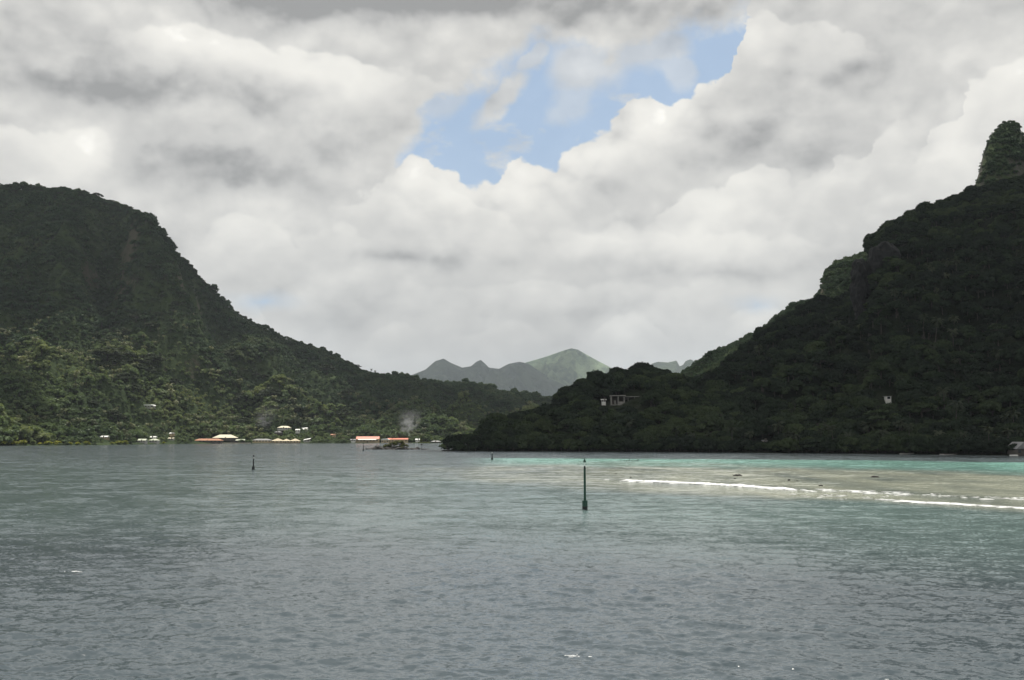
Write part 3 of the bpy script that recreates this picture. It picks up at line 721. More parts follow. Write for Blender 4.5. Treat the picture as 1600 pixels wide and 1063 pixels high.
def palm_meshes(seed, h, m):
    r = random.Random(seed); lean = Vector((r.uniform(-.14, .14) * h, r.uniform(-.1, .1) * h, h))
    mb = MB(); p0 = Vector((0, 0, -1.5)); pts = [p0] + [Vector((lean.x * t ** 1.7, lean.y * t ** 1.7, h * t)) for t in (.25, .5, .75, 1)]
    for i in range(4): mb.tube(pts[i], pts[i + 1], .30 - .045 * i, .30 - .045 * (i + 1), 6)
    tm = bpy.data.meshes.new('trunk'); mb.bm.to_mesh(tm); mb.bm.free(); tm.materials.append(M['bark'])
    V, Fc = [], []
    for k in range(19):
        a = k * 2.4 + r.uniform(-.2, .2); el = R(r.choice([70, 45, 25, 5, -20]) + r.uniform(-10, 10)); Lf = r.uniform(3.0, 4.0)
        d = Vector((math.cos(a), math.sin(a), 0)); side = Vector((-math.sin(a), math.cos(a), 0)); p = lean.copy(); e = el; n = 7; base = len(V)
        for j in range(n + 1):
            wd = .62 * math.sin(math.pi * min(1, (j + .6) / (n + .8))) ** .7
            V += [p - side * wd - Vector((0, 0, wd * .75)), p.copy(), p + side * wd - Vector((0, 0, wd * .75))]
            p = p + (d * math.cos(e) + Vector((0, 0, math.sin(e)))) * Lf / n; e -= R(15)
        for j in range(n):
            b = base + 3 * j
            for q in (0, 1):                     # leaflets: every frond side is cut into teeth
                Fc.append((b + q, b + q + 1, b + q + 4)); 
                if j % 2 == 0 or r.random() < .6: Fc.append((b + q, b + q + 4, b + q + 3))
    cm = bpy.data.meshes.new('crown'); cm.from_pydata([v[:] for v in V], [], Fc); cm.update(); cm.materials.append(m); return tm, cm
def combo(name, meshes):
    bm = bmesh.new(); me = bpy.data.meshes.new(name); mats = []
    for k, q in enumerate(meshes):
        n0 = len(bm.faces); bm.from_mesh(q); bm.faces.ensure_lookup_table()
        for f in bm.faces[n0:]: f.material_index = k
        mats.append(q.materials[0])
    bm.to_mesh(me); bm.free()
    for q in mats: me.materials.append(q)
    return me
tmpl_n = [0]
def templates(name, meshes):
    c = bpy.data.collections.new(name)
    for i, me in enumerate(meshes):
        o = bpy.data.objects.new('%s_%02d' % (name, i), me); c.objects.link(o)
    return c
NB = {k: [broad_crown(20 + i, 30, 62, .62, M[k], w=4.2 + .5 * i, h=4.5 + i * .6, top=8.0 + .8 * i) for i in range(4)] for k in ('leaf_right',)}
UMB = {}
for k in ('leaf_right', 'leaf_umbrella'):
    UMB[k] = [umbrella_crown(60 + i, 26, 46, .60, M[k]) for i in range(2)]
FB = {k: [broad_crown(40 + i, 15, 26, 1.15, M[k], w=4.4, h=5 + i * .4, top=7.5 + .7 * i) for i in range(4)] for k in ('leaf_left', 'leaf_low', 'leaf_umbrella', 'leaf_yellow', 'leaf_bush')}
TRK = [trunk_mesh(5 + i, 8, .38, 5, M['bark']) for i in range(3)]
UTRK = {k: [trunk_mesh(15 + i, 7.5, .42, 9, M['bark'], UMB[k][i][1]) for i in range(2)] for k in UMB}
PALM = {k: [palm_meshes(80 + i, 9 + 1.6 * i, M[k]) for i in range(3)] for k in ('leaf_palm', 'leaf_palm_dark')}

def gn_scatter(name, P, rot, scl, idx, coll, label):
    V = np.asarray(P, np.float32); me = bpy.data.meshes.new(name); me.vertices.add(len(V)); me.vertices.foreach_set('co', V.ravel())
    for nm, typ, arr, key in (('rot', 'FLOAT_VECTOR', rot, 'vector'), ('scl', 'FLOAT_VECTOR', scl, 'vector'), ('idx', 'INT', idx, 'value')):
        a = me.attributes.new(nm, typ, 'POINT'); a.data.foreach_set(key, np.asarray(arr, np.int32 if typ == 'INT' else np.float32).ravel())
    o = link(name, me); tag(o, kind='stuff', label=label)
    g = bpy.data.node_groups.new('scatter', 'GeometryNodeTree')
    g.interface.new_socket('Geometry', in_out='INPUT', socket_type='NodeSocketGeometry'); g.interface.new_socket('Geometry', in_out='OUTPUT', socket_type='NodeSocketGeometry')
    n = g.nodes; gi = n.new('NodeGroupInput'); go = n.new('NodeGroupOutput'); iop = n.new('GeometryNodeInstanceOnPoints'); ci = n.new('GeometryNodeCollectionInfo')
    ci.inputs['Collection'].default_value = coll; ci.inputs['Separate Children'].default_value = True; ci.inputs['Reset Children'].default_value = True
    def at(nm, dt):
        q = n.new('GeometryNodeInputNamedAttribute'); q.data_type = dt; q.inputs['Name'].default_value = nm; return q.outputs['Attribute']
    g.links.new(gi.outputs[0], iop.inputs['Points']); g.links.new(ci.outputs[0], iop.inputs['Instance']); iop.inputs['Pick Instance'].default_value = True
    g.links.new(at('idx', 'INT'), iop.inputs['Instance Index']); g.links.new(at('rot', 'FLOAT_VECTOR'), iop.inputs['Rotation']); g.links.new(at('scl', 'FLOAT_VECTOR'), iop.inputs['Scale'])
    g.links.new(iop.outputs[0], go.inputs[0])
    o.modifiers.new('scatter', 'NODES').node_group = g; return o

# ------------------------------------------------------------------ buildings
KEEP = []                 # (x0, x1, y0, y1, distance): sight lines that trees in front must leave open
def shoreY(x, k='left'):
    h = H[k]; Y0 = float(np.interp(kx(x), h.hu, h.hY)); Yt = np.arange(Y0 - 40, Y0 + 40, 1.0)
    z = height(kx(x) * Yt, Yt)[0]; q = np.nonzero(z > .15)[0]; return float(Yt[q[0]]) if len(q) else Y0
def roof_mesh(kind, w, d, h, ov):
    W, D = w / 2 + ov, d / 2 + ov; t = .18; mb = MB()
    if kind == 'hip' or kind == 'pyramid':
        q = 0.02 if kind == 'pyramid' else max(.1, W - D)
        mb.poly([(-W, -D, 0), (W, -D, 0), (W, D, 0), (-W, D, 0), (-q, 0, h), (q, 0, h)], [(3, 2, 1, 0), (0, 1, 5, 4), (1, 2, 5), (2, 3, 4, 5), (3, 0, 4)])
    elif kind == 'gable':
        mb.poly([(-W, -D, 0), (W, -D, 0), (W, D, 0), (-W, D, 0), (-W, 0, h), (W, 0, h)], [(3, 2, 1, 0), (0, 1, 5, 4), (1, 2, 5), (2, 3, 4, 5), (3, 0, 4)])
    elif kind == 'front':
        mb.poly([(-W, -D, 0), (W, -D, 0), (W, D, 0), (-W, D, 0), (0, -D, h), (0, D, h)], [(3, 2, 1, 0), (1, 2, 5, 4), (3, 0, 4, 5), (0, 1, 4), (2, 3, 5)])
    elif kind == 'arch':
        n = 10; vs = []
        for i in range(n + 1):
            a = math.pi * (1 - i / n); vs += [(math.cos(a) * W, -D, math.sin(a) * h), (math.cos(a) * W, D, math.sin(a) * h)]
        fs = [(2 * i, 2 * i + 2, 2 * i + 3, 2 * i + 1) for i in range(n)] + [tuple(range(0, 2 * n + 2, 2)), tuple(range(2 * n + 1, 0, -2)), (0, 1, 2 * n + 1, 2 * n)]
        mb.poly(vs, fs)
    elif kind == 'flat': mb.box((0, 0, h / 2), (2 * W, 2 * D, h))
    elif kind == 'tilt': mb.poly([(-W, -D, 0), (W, -D, h * .55), (W, D, h), (-W, D, h * .45), (-W, -D, .25), (W, -D, h * .55 + .25), (W, D, h + .25), (-W, D, h * .45 + .25)],
                                 [(3, 2, 1, 0), (4, 5, 6, 7), (0, 1, 5, 4), (1, 2, 6, 5), (2, 3, 7, 6), (3, 0, 4, 7)])
    return mb
def house(name, label, x, yb, wpx, wh, roof, rh, wm, rm, Y=None, depth=6.0, win=2, door=True, ov=.5, rz=0, group=None, keep=True, cat='house', awn=None):
    if Y is None:
        h = hit(x, yb); Y = h[1] if h else 1100
        Y -= depth * .4
    u, s = us(x, yb); Z = CAMH + float(s) * Y; px = Y / F; wd = wpx * px - 2 * ov
    e = empty(name, (float(u) * Y, Y, Z), rz, label=label, cat=cat, group=group)
    MB().box((0, 0, (wh - 2.2) / 2), (wd, depth, wh + 2.2)).build('wall', M[wm], e)
    r = roof_mesh(roof, wd, depth, rh, ov); bmesh.ops.translate(r.bm, verts=r.bm.verts, vec=(0, 0, wh + .004)); r.build('roof', M[rm], e)
    n = win + (1 if door else 0)
    for i in range(n):
        cx = (i + .5) / n * wd - wd / 2
        if door and i == n // 2: MB().box((cx, -depth / 2 - .02, 1.05), (1.1, .12, 2.1)).build('door', M['dark_wall'], e)
        else:
            f = MB().box((cx, -depth / 2 - .03, wh * .58), (min(1.7, wd / n * .6), .10, 1.1)).build('window', M['window_glass'], e)
    if awn:
        a = roof_mesh('gable', awn * px, 3.0, .8, .1); bmesh.ops.translate(a.bm, verts=a.bm.verts, vec=(0, -depth / 2 - 1.9, wh - .9)); a.build('awning', M['white_roof'], e)
    if keep:
        top = yb - (wh + rh) / px; KEEP.append((x - wpx / 2 - 1, x + wpx / 2 + 1, top - .5, yb - .5, Y))
    return e
S = shoreY
house('hillside_house', 'pale house with low arched white roof alone among trees on the left slope', 232, 636, 21, .9, 'arch', 1.9, 'grey_wall', 'white_roof', depth=8, win=3)
house('cottage', 'small white-roofed cottage at the shore left of the pair of green-roofed houses', 164, 685, 12, 1.1, 'gable', 1.2, 'tan_wall', 'white_roof')
house('cottage', 'pale green-roofed shore cottage left of its twin', 223, 690.5, 13, 1.3, 'gable', 1.5, 'grey_wall', 'green_roof', Y=S(223) + 8)
house('cottage', 'pale green-roofed shore cottage at the foot of a higher white roof', 241, 690.5, 15, 1.4, 'hip', 1.6, 'grey_wall', 'green_roof', Y=S(241) + 8)
house('cottage', 'white-roofed cottage standing higher behind the green-roofed shore cottage', 240, 685, 10, .9, 'gable', 1.2, 'grey_wall', 'white_roof')
house('cottage', 'tiny white-walled cottage uphill of the cream-roofed shed, left of the rusty hall', 269, 679, 7, .8, 'gable', 1.2, 'tan_wall', 'white_roof', win=1)
house('shed', 'low cream-roofed shed on the shore left of the rusty hall', 268, 687, 9, 1.1, 'gable', .9, 'grey_wall', 'cream_roof', win=1, cat='shed')
house('hall', 'long low hall with rusty orange roof on the left shore', 326, 691, 43, 1.7, 'hip', 2.0, 'dark_wall', 'rust_roof', Y=S(326) + 10, depth=8, win=6, cat='hall')
house('hall', 'large cream-roofed hall rising behind the rusty-roofed hall', 352, 686, 36, 1.2, 'hip', 3.4, 'dark_wall', 'cream_roof', Y=S(352) + 20, depth=12, win=5, cat='hall')
house('boat_shed', 'low green-grey roofed shed right of the rusty hall', 372, 690.5, 22, 1.4, 'gable', 1.3, 'dark_wall', 'green_roof', Y=S(372) + 9, win=3, cat='shed')
house('hall', 'long grey tin-roofed hall left of the thatched bungalows', 410, 691, 30, 2.0, 'hip', 1.6, 'tan_wall', 'tin_roof', Y=S(410) + 10, depth=8, win=5, cat='hall')
for i, (x, w_, rh, lb) in enumerate([(419, 11, 2.0, 'small thatched bungalow against the grey tin-roofed hall'), (434, 20, 3.0, 'widest thatched bungalow of the shore row'),
                              (447.5, 13, 2.3, 'thatched bungalow third from the tin-roofed hall'), (461, 16, 2.8, 'thatched bungalow at the right end of the shore row')]):
    house('bungalow', lb, x, 692, w_, 1.9, 'pyramid', rh, 'tan_wall', 'thatch_roof', Y=S(x) + 8, depth=7, win=2, ov=.7, group='thatched bungalows in a row on the left shore', cat='bungalow')
house('villa', 'cream-roofed villa highest on the slope above the thatched bungalows', 444.5, 670, 21, 1.1, 'hip', 2.0, 'grey_wall', 'cream_roof', depth=8, win=4)
house('cottage', 'grey-roofed cottage just below the cream-roofed villa', 435, 677, 12, 1.0, 'hip', 1.2, 'dark_wall', 'tin_roof', win=2)
house('cottage', 'small white cottage right of the cream-roofed villa', 465.5, 674.5, 7, 1.6, 'gable', 1.3, 'white_paint', 'white_roof', win=1)
house('cottage', 'white-roofed cottage uphill and right of the small white cottage', 476, 672.5, 10, .8, 'gable', 2.4, 'white_paint', 'white_roof', win=1)
house('cottage', 'cottage with tilted bright white roof right of the thatched bungalows', 480, 690, 11, 1.1, 'tilt', 2.6, 'grey_wall', 'white_roof', Y=S(480) + 14, win=1)
house('cottage', 'little orange-roofed cottage half hidden in trees left of the red-roofed school', 521, 681, 8, .8, 'gable', 1.2, 'tan_wall', 'rust_roof', win=1)
house('cottage', 'low grey-roofed cottage against the left end of the red-roofed school', 552, 689.5, 9, 1.4, 'gable', .9, 'white_paint', 'tin_roof', Y=S(552) + 12, win=2)
house('school', 'long red-roofed building with white canopy, left of the two', 575, 692.3, 36, 4.4, 'gable', 2.8, 'tan_wall', 'red_roof', Y=S(575) + 14, depth=9, win=6, awn=28, cat='school')
house('school', 'long low red-roofed building behind the bushy islet, right of the two', 622, 692.3, 32, 3.9, 'gable', 1.5, 'tan_wall', 'red_roof', Y=S(622) + 16, depth=9, win=5, cat='school')
house('canopy_hall', 'white-roofed hall against the left end of the right red roof', 602, 692.3, 13, 3.1, 'arch', 1.8, 'tan_wall', 'white_roof', Y=S(602) + 10, win=2, cat='hall')
house('cottage', 'small white-roofed cottage right of the drifting smoke', 652.5, 688.5, 7, .7, 'gable', 1.4, 'white_paint', 'white_roof', Y=S(652) + 20, win=1)
house('cottage', 'low brown-roofed shore cottage between smoke and headland tip', 681, 692, 16, 1.2, 'hip', 1.2, 'dark_wall', 'tin_roof', Y=S(681) + 10, win=2)
house('boathouse', 'grey gabled boathouse at the water on the far right', 1592, 710.5, 25, 2.2, 'front', 2.6, 'dark_wall', 'tin_roof', Y=S(1592, 'right') + 1.0, depth=8, win=2, cat='boathouse')
house('hillside_house', 'small white house high on the shaded right slope', 1387, 625, 10, 1.6, 'flat', .2, 'white_paint', 'tin_roof', depth=3, win=1, door=False, ov=.4)
house('shore_hut', 'small pale hut at the water below the right mountain', 1194, 692, 8, .7, 'gable', .6, 'tan_wall', 'tin_roof', win=1, depth=3, cat='hut')
# concrete house on the headland
def concrete_house():
    h = hit(962, 633); Y = h[1] - 4; u, s = us(975, 633); Z = CAMH + float(s) * Y; p = Y / F
    e = empty('concrete_house', (float(u) * Y, Y, Z), 0, label='unfinished grey concrete house with two dark openings on the headland', cat='house')
    hh = 14 * p
    for xx in (-20, -9.5, 0): MB().box((xx * p, 0, hh / 2 - 1), (1.6 * p, 5, hh + 2)).build('pillar', M['concrete'], e)
    MB().box((-10 * p, 0, hh + .12), (24 * p, 6, .5)).build('roof', M['concrete'], e)
    MB().box((-10 * p, 0, .0), (23 * p, 5.4, .4)).build('floor_slab', M['concrete'], e)
    MB().box((-10 * p, 2.2, hh / 2), (20 * p, .3, hh)).build('wall', M['dark_wall'], e)
    MB().box((-14.5 * p, -2.3, hh * .28), (2 * p, .25, hh * .4)).build('wall', M['concrete'], e)
    MB().box((-4.5 * p, -2.3, hh * .2), (8 * p, .25, hh * .3)).build('wall', M['concrete'], e)
    MB().box((14 * p, .5, hh * .92), (25 * p, 5, .35)).build('terrace_roof', M['concrete'], e)
    for xx in (6, 16, 25): MB().box((xx * p, -1.5, hh * .4), (.8 * p, .3, hh)).build('pillar', M['concrete'], e)
    MB().box((14 * p, 2.6, hh * .45), (25 * p, .3, hh * .9)).build('wall', M['dark_wall'], e)
    KEEP.append((953, 1003, 616, 632, Y))
    house('outbuilding', 'little white outbuilding left of the concrete house', 943, 628, 9, 1.0, 'gable', .5, 'white_paint', 'white_roof', Y=Y - 2, depth=3, win=1, cat='shed')
concrete_house()
# sea walls and lawns along the shores
def wall_strip(name, label, x0, x1, y, hpx, m, hill, cat='sea wall', off=-1.0):
    Y = shoreY((x0 + x1) / 2, hill) + off
    X0 = float(us(x0, y)[0]) * Y; X1 = float(us(x1, y)[0]) * Y; h = hpx * Y / F
    o = MB().box((0, 0, h / 2 - .5), (X1 - X0, 1.0, h + 1)).build(name, M[m]); o.location = ((X0 + X1) / 2, Y, 0)
    bv = o.modifiers.new('b', 'BEVEL'); bv.width = .12
    tag(o, label, cat); return o
wall_strip('sea_wall', 'pale sea wall along the water left of the boathouse', 1468, 1502, 709, 1.4, 'concrete', 'right')
wall_strip('sea_wall', 'short pale sea wall below the white house on the right slope', 1406, 1428, 708, 1.8, 'concrete', 'right')
wall_strip('jetty', 'white jetty edge in front of the boathouse', 1578, 1590, 711, 1.6, 'white_paint', 'right', 'jetty', -4)
wall_strip('sea_wall', 'yellowish lawn bank below the rusty-roofed hall', 300, 392, 693, 1.3, 'sand_edge', 'left', 'bank')
wall_strip('sea_wall', 'dark low quay in front of the thatched bungalows', 396, 470, 693, .8, 'dark_wall', 'left', 'quay')
wall_strip('sea_wall', 'long dark quay in front of the red-roofed buildings', 545, 645, 693, .6, 'concrete', 'left', 'quay')
wall_strip('sea_wall', 'yellow-green lawn edge between smoke and headland tip', 653, 672, 692.6, 2.2, 'grass_lawn', 'left', 'lawn', 3)

# ------------------------------------------------------------------ woods on the slopes
def jitter_pts(x0, x1, Y0, Y1, sp, seed):
    r = np.random.default_rng(seed); out = []
    Ys = np.arange(Y0, Y1, sp)
    for Yv in Ys:
        X = np.arange(kx(x0) * Yv, kx(x1) * Yv, sp)
        out.append(np.stack([X + r.uniform(-.45, .45, len(X)) * sp, Yv + r.uniform(-.45, .45, len(X)) * sp], -1))
    return np.concatenate(out)
def proj(P):
    s = (P[:, 2] - CAMH) / P[:, 1]; dd = cp + s * sp
    return 800 + F * (P[:, 0] / P[:, 1]) / dd, 531.5 - F * (s * cp - sp) / dd
def open_views(P, hgt, rad):
    x, yb = proj(P); Q = P.copy(); Q[:, 2] += hgt; yt = proj(Q)[1]; rp = rad * F / P[:, 1]; ok = np.ones(len(P), bool)
    for (a, b, c, d, Y) in KEEP:
        ok &= ~((x + rp > a) & (x - rp < b) & (yt < d) & (yb > c) & (P[:, 1] < Y + 1.5))
        ok &= ~((x + rp * .7 > a) & (x - rp * .7 < b) & (np.abs(P[:, 1] - Y) < 6))
    return ok
def slope_ok(X, Y, lim):
    z0, i, t = height(X, Y); zx = height(X + 3, Y)[0]; zy = height(X, Y + 3)[0]
    g = np.hypot(zx - z0, zy - z0) / 3; return z0, i, t, g
def wood(hills, x0, x1, Y0, Y1, sp, seed, tmax=1.05, gmax=3.0, tmin=.0):
    P = jitter_pts(x0, x1, Y0, Y1, sp, seed); z, i, t, g = slope_ok(P[:, 0], P[:, 1], gmax)
    k = np.isin(i, [names.index(h) for h in hills]) & (t > tmin) & (t < tmax) & (g < gmax) & (z > .2)
    return np.column_stack([P[k], z[k]]), t[k], i[k], g[k]
r2 = np.random.default_rng(99)
def finish(name, P, coll, nvar, label, smin, smax, hgt=8, rad=4, idx=None, big=.0):
    n = len(P); sc = r2.uniform(smin, smax, n) * np.where(r2.random(n) < big, 1.45, 1) * np.clip(1.0 + .75 * fbm(P[:, 0] / 55 + 7, P[:, 1] / 70, 2), .65, 1.7); ok = open_views(P, hgt * sc, rad * sc); P, sc = P[ok], sc[ok]; n = len(P)
    rot = np.column_stack([r2.normal(0, .06, n), r2.normal(0, .06, n), r2.uniform(0, 6.28, n)])
    s3 = np.column_stack([sc, sc, sc * r2.uniform(.75, 1.15, n)]); P = P.copy(); P[:, 2] -= 1.2 * sc
    return gn_scatter(name, P, rot, s3, (r2.integers(0, nvar, n) if idx is None else idx[ok]), coll, label)
# left mountain: upper shaded wood, lower mixed wood, palms among it
cL = templates('left_tree', [combo('t', [c, TRK[0]]) for c in FB['leaf_left']])
cLow = templates('low_tree', [combo('t', [c, TRK[1]]) for c in FB['leaf_low']])
cU = templates('umbrella', [combo('t', [UMB['leaf_umbrella'][i][0], UTRK['leaf_umbrella'][i]]) for i in range(2)])
cR = templates('right_tree', [combo('t', [c, TRK[i % 3]]) for i, c in enumerate(NB['leaf_right'])] + [combo('t', [UMB['leaf_right'][0][0], UTRK['leaf_right'][0]])])
cP = templates('palm', [combo('t', list(p)) for p in PALM['leaf_palm']])
cPd = templates('palm_dark', [combo('t', list(p)) for p in PALM['leaf_palm_dark']])
P, t, i, g = wood(['left'], -160, 950, 690, 2200, 5.4, 1, tmin=.012)
up = t + .12 * fbm(P[:, 0] / 90, P[:, 1] / 90, 3) > .34
finish('forest', P[up], cL, 4, 'dense wood covering the upper left mountain', .45, 1.0, big=.10)
finish('forest', P[~up], cLow, 4, 'mixed bushy wood on the lower left slope', .4, 1.05, big=.15)
P, t, i, g = wood(['left'], -160, 900, 690, 1500, 13, 2, tmax=.42)
k = fbm(P[:, 0] / 60 + 5, P[:, 1] / 60, 3) > -.05
finish('palm_grove', P[k], cP, 3, 'pale coconut palms mixed into the lower left wood', .75, 1.15, 11, 3)
P, t, i, g = wood(['left'], 150, 560, 800, 1500, 22, 12, tmax=.6, tmin=.12)
k = fbm(P[:, 0] / 80 + 15, P[:, 1] / 80, 3) > -.05
finish('umbrella_tree_wood', P[k], cU, 2, 'wide flat crowned trees on the middle of the left slope', 1.1, 2.1, 9, 7)
P, t, i, g = wood(['knoll'], -160, 200, 690, 1100, 6, 3)
finish('forest', P, cLow, 4, 'dark wood on the knoll at the left edge', .7, 1.15)
P, t, i, g = wood(['rear', 'pinnacle'], 1000, 1790, 800, 1180, 2.6, 4, gmax=9)
P = P[~((g > 2.6) & (r2.random(len(P)) < .65))]
finish('forest', P, cL, 4, 'sunlit bushes on the ridge and pinnacle behind the right mountain', .22, .55, 4, 2, big=.15)
# right mountain and headland: the trees that show largest are things of their own
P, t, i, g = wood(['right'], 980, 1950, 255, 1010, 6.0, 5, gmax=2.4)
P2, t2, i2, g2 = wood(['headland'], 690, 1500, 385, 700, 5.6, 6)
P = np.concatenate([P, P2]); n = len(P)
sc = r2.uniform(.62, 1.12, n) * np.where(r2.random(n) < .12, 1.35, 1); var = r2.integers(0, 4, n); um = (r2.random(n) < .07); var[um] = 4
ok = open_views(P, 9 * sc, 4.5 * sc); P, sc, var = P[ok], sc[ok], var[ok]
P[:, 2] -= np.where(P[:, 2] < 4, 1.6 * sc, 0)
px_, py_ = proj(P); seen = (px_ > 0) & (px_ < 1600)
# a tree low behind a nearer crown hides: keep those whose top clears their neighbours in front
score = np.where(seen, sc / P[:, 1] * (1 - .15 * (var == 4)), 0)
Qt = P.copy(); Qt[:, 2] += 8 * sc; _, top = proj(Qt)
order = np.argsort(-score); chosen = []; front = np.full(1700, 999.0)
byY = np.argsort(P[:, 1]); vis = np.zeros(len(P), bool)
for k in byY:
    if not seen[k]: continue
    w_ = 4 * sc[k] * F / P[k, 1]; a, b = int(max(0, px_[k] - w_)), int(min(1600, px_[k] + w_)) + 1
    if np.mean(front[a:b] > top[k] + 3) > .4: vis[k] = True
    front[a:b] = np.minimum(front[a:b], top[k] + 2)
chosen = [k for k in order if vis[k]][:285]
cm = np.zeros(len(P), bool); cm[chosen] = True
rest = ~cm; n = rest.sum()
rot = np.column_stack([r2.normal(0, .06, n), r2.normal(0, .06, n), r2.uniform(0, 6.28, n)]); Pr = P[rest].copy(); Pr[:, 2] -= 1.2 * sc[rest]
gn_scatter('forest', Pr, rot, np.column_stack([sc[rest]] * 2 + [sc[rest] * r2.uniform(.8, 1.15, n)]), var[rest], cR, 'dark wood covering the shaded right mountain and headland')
def where(x, y):
    if y > 692:
        if x < 800: return 'at the water near the tip of the headland'
        if x < 1060: return 'at the water below the concrete house'
        if x < 1300: return 'at the water below the left part of the right mountain'
        if x < 1480: return 'at the water below the small white hillside house'
        return 'at the water beside the grey boathouse'
    if x < 860: return 'on the low outer slope of the headland'
    if x < 1060: return 'uphill of the concrete house' if y < 622 else 'below the concrete house'
    if x < 1180: return 'where the headland joins the right mountain'
    if x < 1340: return 'left of the small white house, high on the slope' if y < 600 else 'left of the small white house, low on the slope'
    if x < 1450: return 'under the bare rock cliff' if y < 520 else ('uphill of the small white house' if y < 622 else 'just below the small white house')
    return 'on the high slope under the rock pinnacle' if y < 520 else ('midway up the slope above the boathouse' if y < 630 else 'low on the slope above the boathouse')
def tree_thing(name, crown, trunk, loc, scl, rz, label, cat, group, tilt=0):
    e = empty(name, loc, rz, label=label, cat=cat, group=group); e.scale = scl if isinstance(scl, tuple) else (scl, scl, scl)
    if tilt: e.rotation_euler = (0, tilt, rz)
    link('crown', crown, e); link('trunk', trunk, e); return e
for k in chosen:
    x, y = px_[k], py_[k]
    shore_ = y > 692; hd = x < 1060
    zn = where(x, y)
    if var[k] == 4:
        tree_thing('umbrella_tree', UMB['leaf_right'][0][0], UTRK['leaf_right'][0], (P[k, 0], P[k, 1], P[k, 2] - sc[k]), sc[k], r2.random() * 6.28,
                   'dark flat-topped tree ' + zn, 'tree', 'flat-topped trees ' + zn)
    else:
        tree_thing('broadleaf_tree', NB['leaf_right'][var[k]], TRK[k % 3], (P[k, 0], P[k, 1], P[k, 2] - 1.2 * sc[k]), sc[k], r2.random() * 6.28,
                   'dark round-crowned tree ' + zn, 'tree', 'round-crowned trees ' + zn)
# dark palms along the right shore and on the headland
def palm_at(x, yb, scl, m, label, group, hill=None, Y=None, var=0, dz=0):
    if Y is None:
        h = hit(x, yb)
        if h is None: return None
        X, Y, Z = h[:3]
    else:
        u, s = us(x, yb); X = float(u) * Y; Z = float(height(np.array([X]), np.array([Y]))[0][0]); Z = max(Z, .2)
    tm, c = PALM[m][var % 3]
    return tree_thing('coconut_palm', c, tm, (X, Y, Z + dz - .3), scl, r2.random() * 6.28, label, 'palm tree', group)
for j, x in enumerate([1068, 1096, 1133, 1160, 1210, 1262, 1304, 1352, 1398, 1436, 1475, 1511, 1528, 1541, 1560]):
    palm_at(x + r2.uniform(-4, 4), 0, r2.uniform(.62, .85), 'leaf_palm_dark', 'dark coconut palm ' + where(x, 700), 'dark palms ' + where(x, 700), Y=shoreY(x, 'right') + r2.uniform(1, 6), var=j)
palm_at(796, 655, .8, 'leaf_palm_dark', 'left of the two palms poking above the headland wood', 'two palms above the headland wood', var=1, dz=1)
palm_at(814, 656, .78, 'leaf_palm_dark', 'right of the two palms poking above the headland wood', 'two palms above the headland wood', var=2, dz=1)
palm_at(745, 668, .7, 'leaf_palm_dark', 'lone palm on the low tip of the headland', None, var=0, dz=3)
# rough crowns along the skylines
P, t, i, g = wood(['left'], -160, 330, 1300, 1900, 9, 31, tmin=.93, tmax=1.04)
finish('summit_wood', P, cU, 2, 'spreading trees along the summit of the left mountain', .6, 1.15, 9, 7)
P, t, i, g = wood(['right', 'headland'], 860, 1700, 500, 1000, 10, 32, tmin=.90, tmax=1.03)
finish('summit_wood', P, templates('umbrella_dark', [combo('t', [UMB['leaf_right'][i][0], UTRK['leaf_right'][i]]) for i in range(2)]), 2, 'spreading trees along the crest of the right mountain and headland', .45, .85, 9, 7)
h = hit(1378, 425)
mb = MB()
for q, (dx, dz, rx, rz) in enumerate([(0, 0, 13, 24), (7, 6, 12, 20), (-4, -10, 10, 18), (14, 10, 10, 14), (4, -18, 12, 12), (-22, -10, 9, 16), (-24, -34, 8, 22), (-22, -58, 7, 16), (-12, -26, 9, 14)]):
    mb.ball((dx * .62, 4, dz * .62), 1.0, 4, .16, q * 1.7, (rx * .62, 6, rz * .62))
o = mb.build('rock_outcrop', M['cliff_black'], smooth=False); o.location = (h[0], h[1] + 2, h[2] + 6)
dm = o.modifiers.new('d', 'DISPLACE'); tx = bpy.data.textures.new('rock_relief', 'CLOUDS'); tx.noise_scale = 3.5; dm.texture = tx; dm.strength = 3.0; dm.mid_level = .5
tag(o, 'dark bare rock cliff at the shoulder of the right mountain', 'cliff')
# low scrub along the dark shores and pale palms scattered through the dark slope
P, t, i, g = wood(['right', 'headland'], 700, 1950, 255, 560, 2.3, 21, tmax=.05, tmin=-.01)
n = len(P); sb = r2.uniform(.28, .55, n); P[:, 2] -= 1.4 * sb
gn_scatter('shore_scrub', P, np.column_stack([np.zeros(n), np.zeros(n), r2.uniform(0, 6.28, n)]), np.column_stack([sb * 1.1, sb * 1.1, sb]), r2.integers(0, 4, n), cR, 'low dark scrub hanging over the waterline of the right shore')
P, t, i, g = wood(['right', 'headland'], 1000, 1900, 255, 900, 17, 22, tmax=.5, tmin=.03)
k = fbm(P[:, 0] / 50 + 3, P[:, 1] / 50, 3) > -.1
finish('palm_grove', P[k], cPd, 3, 'dark palms scattered through the wood of the right slope', .7, .95, 10, 3)
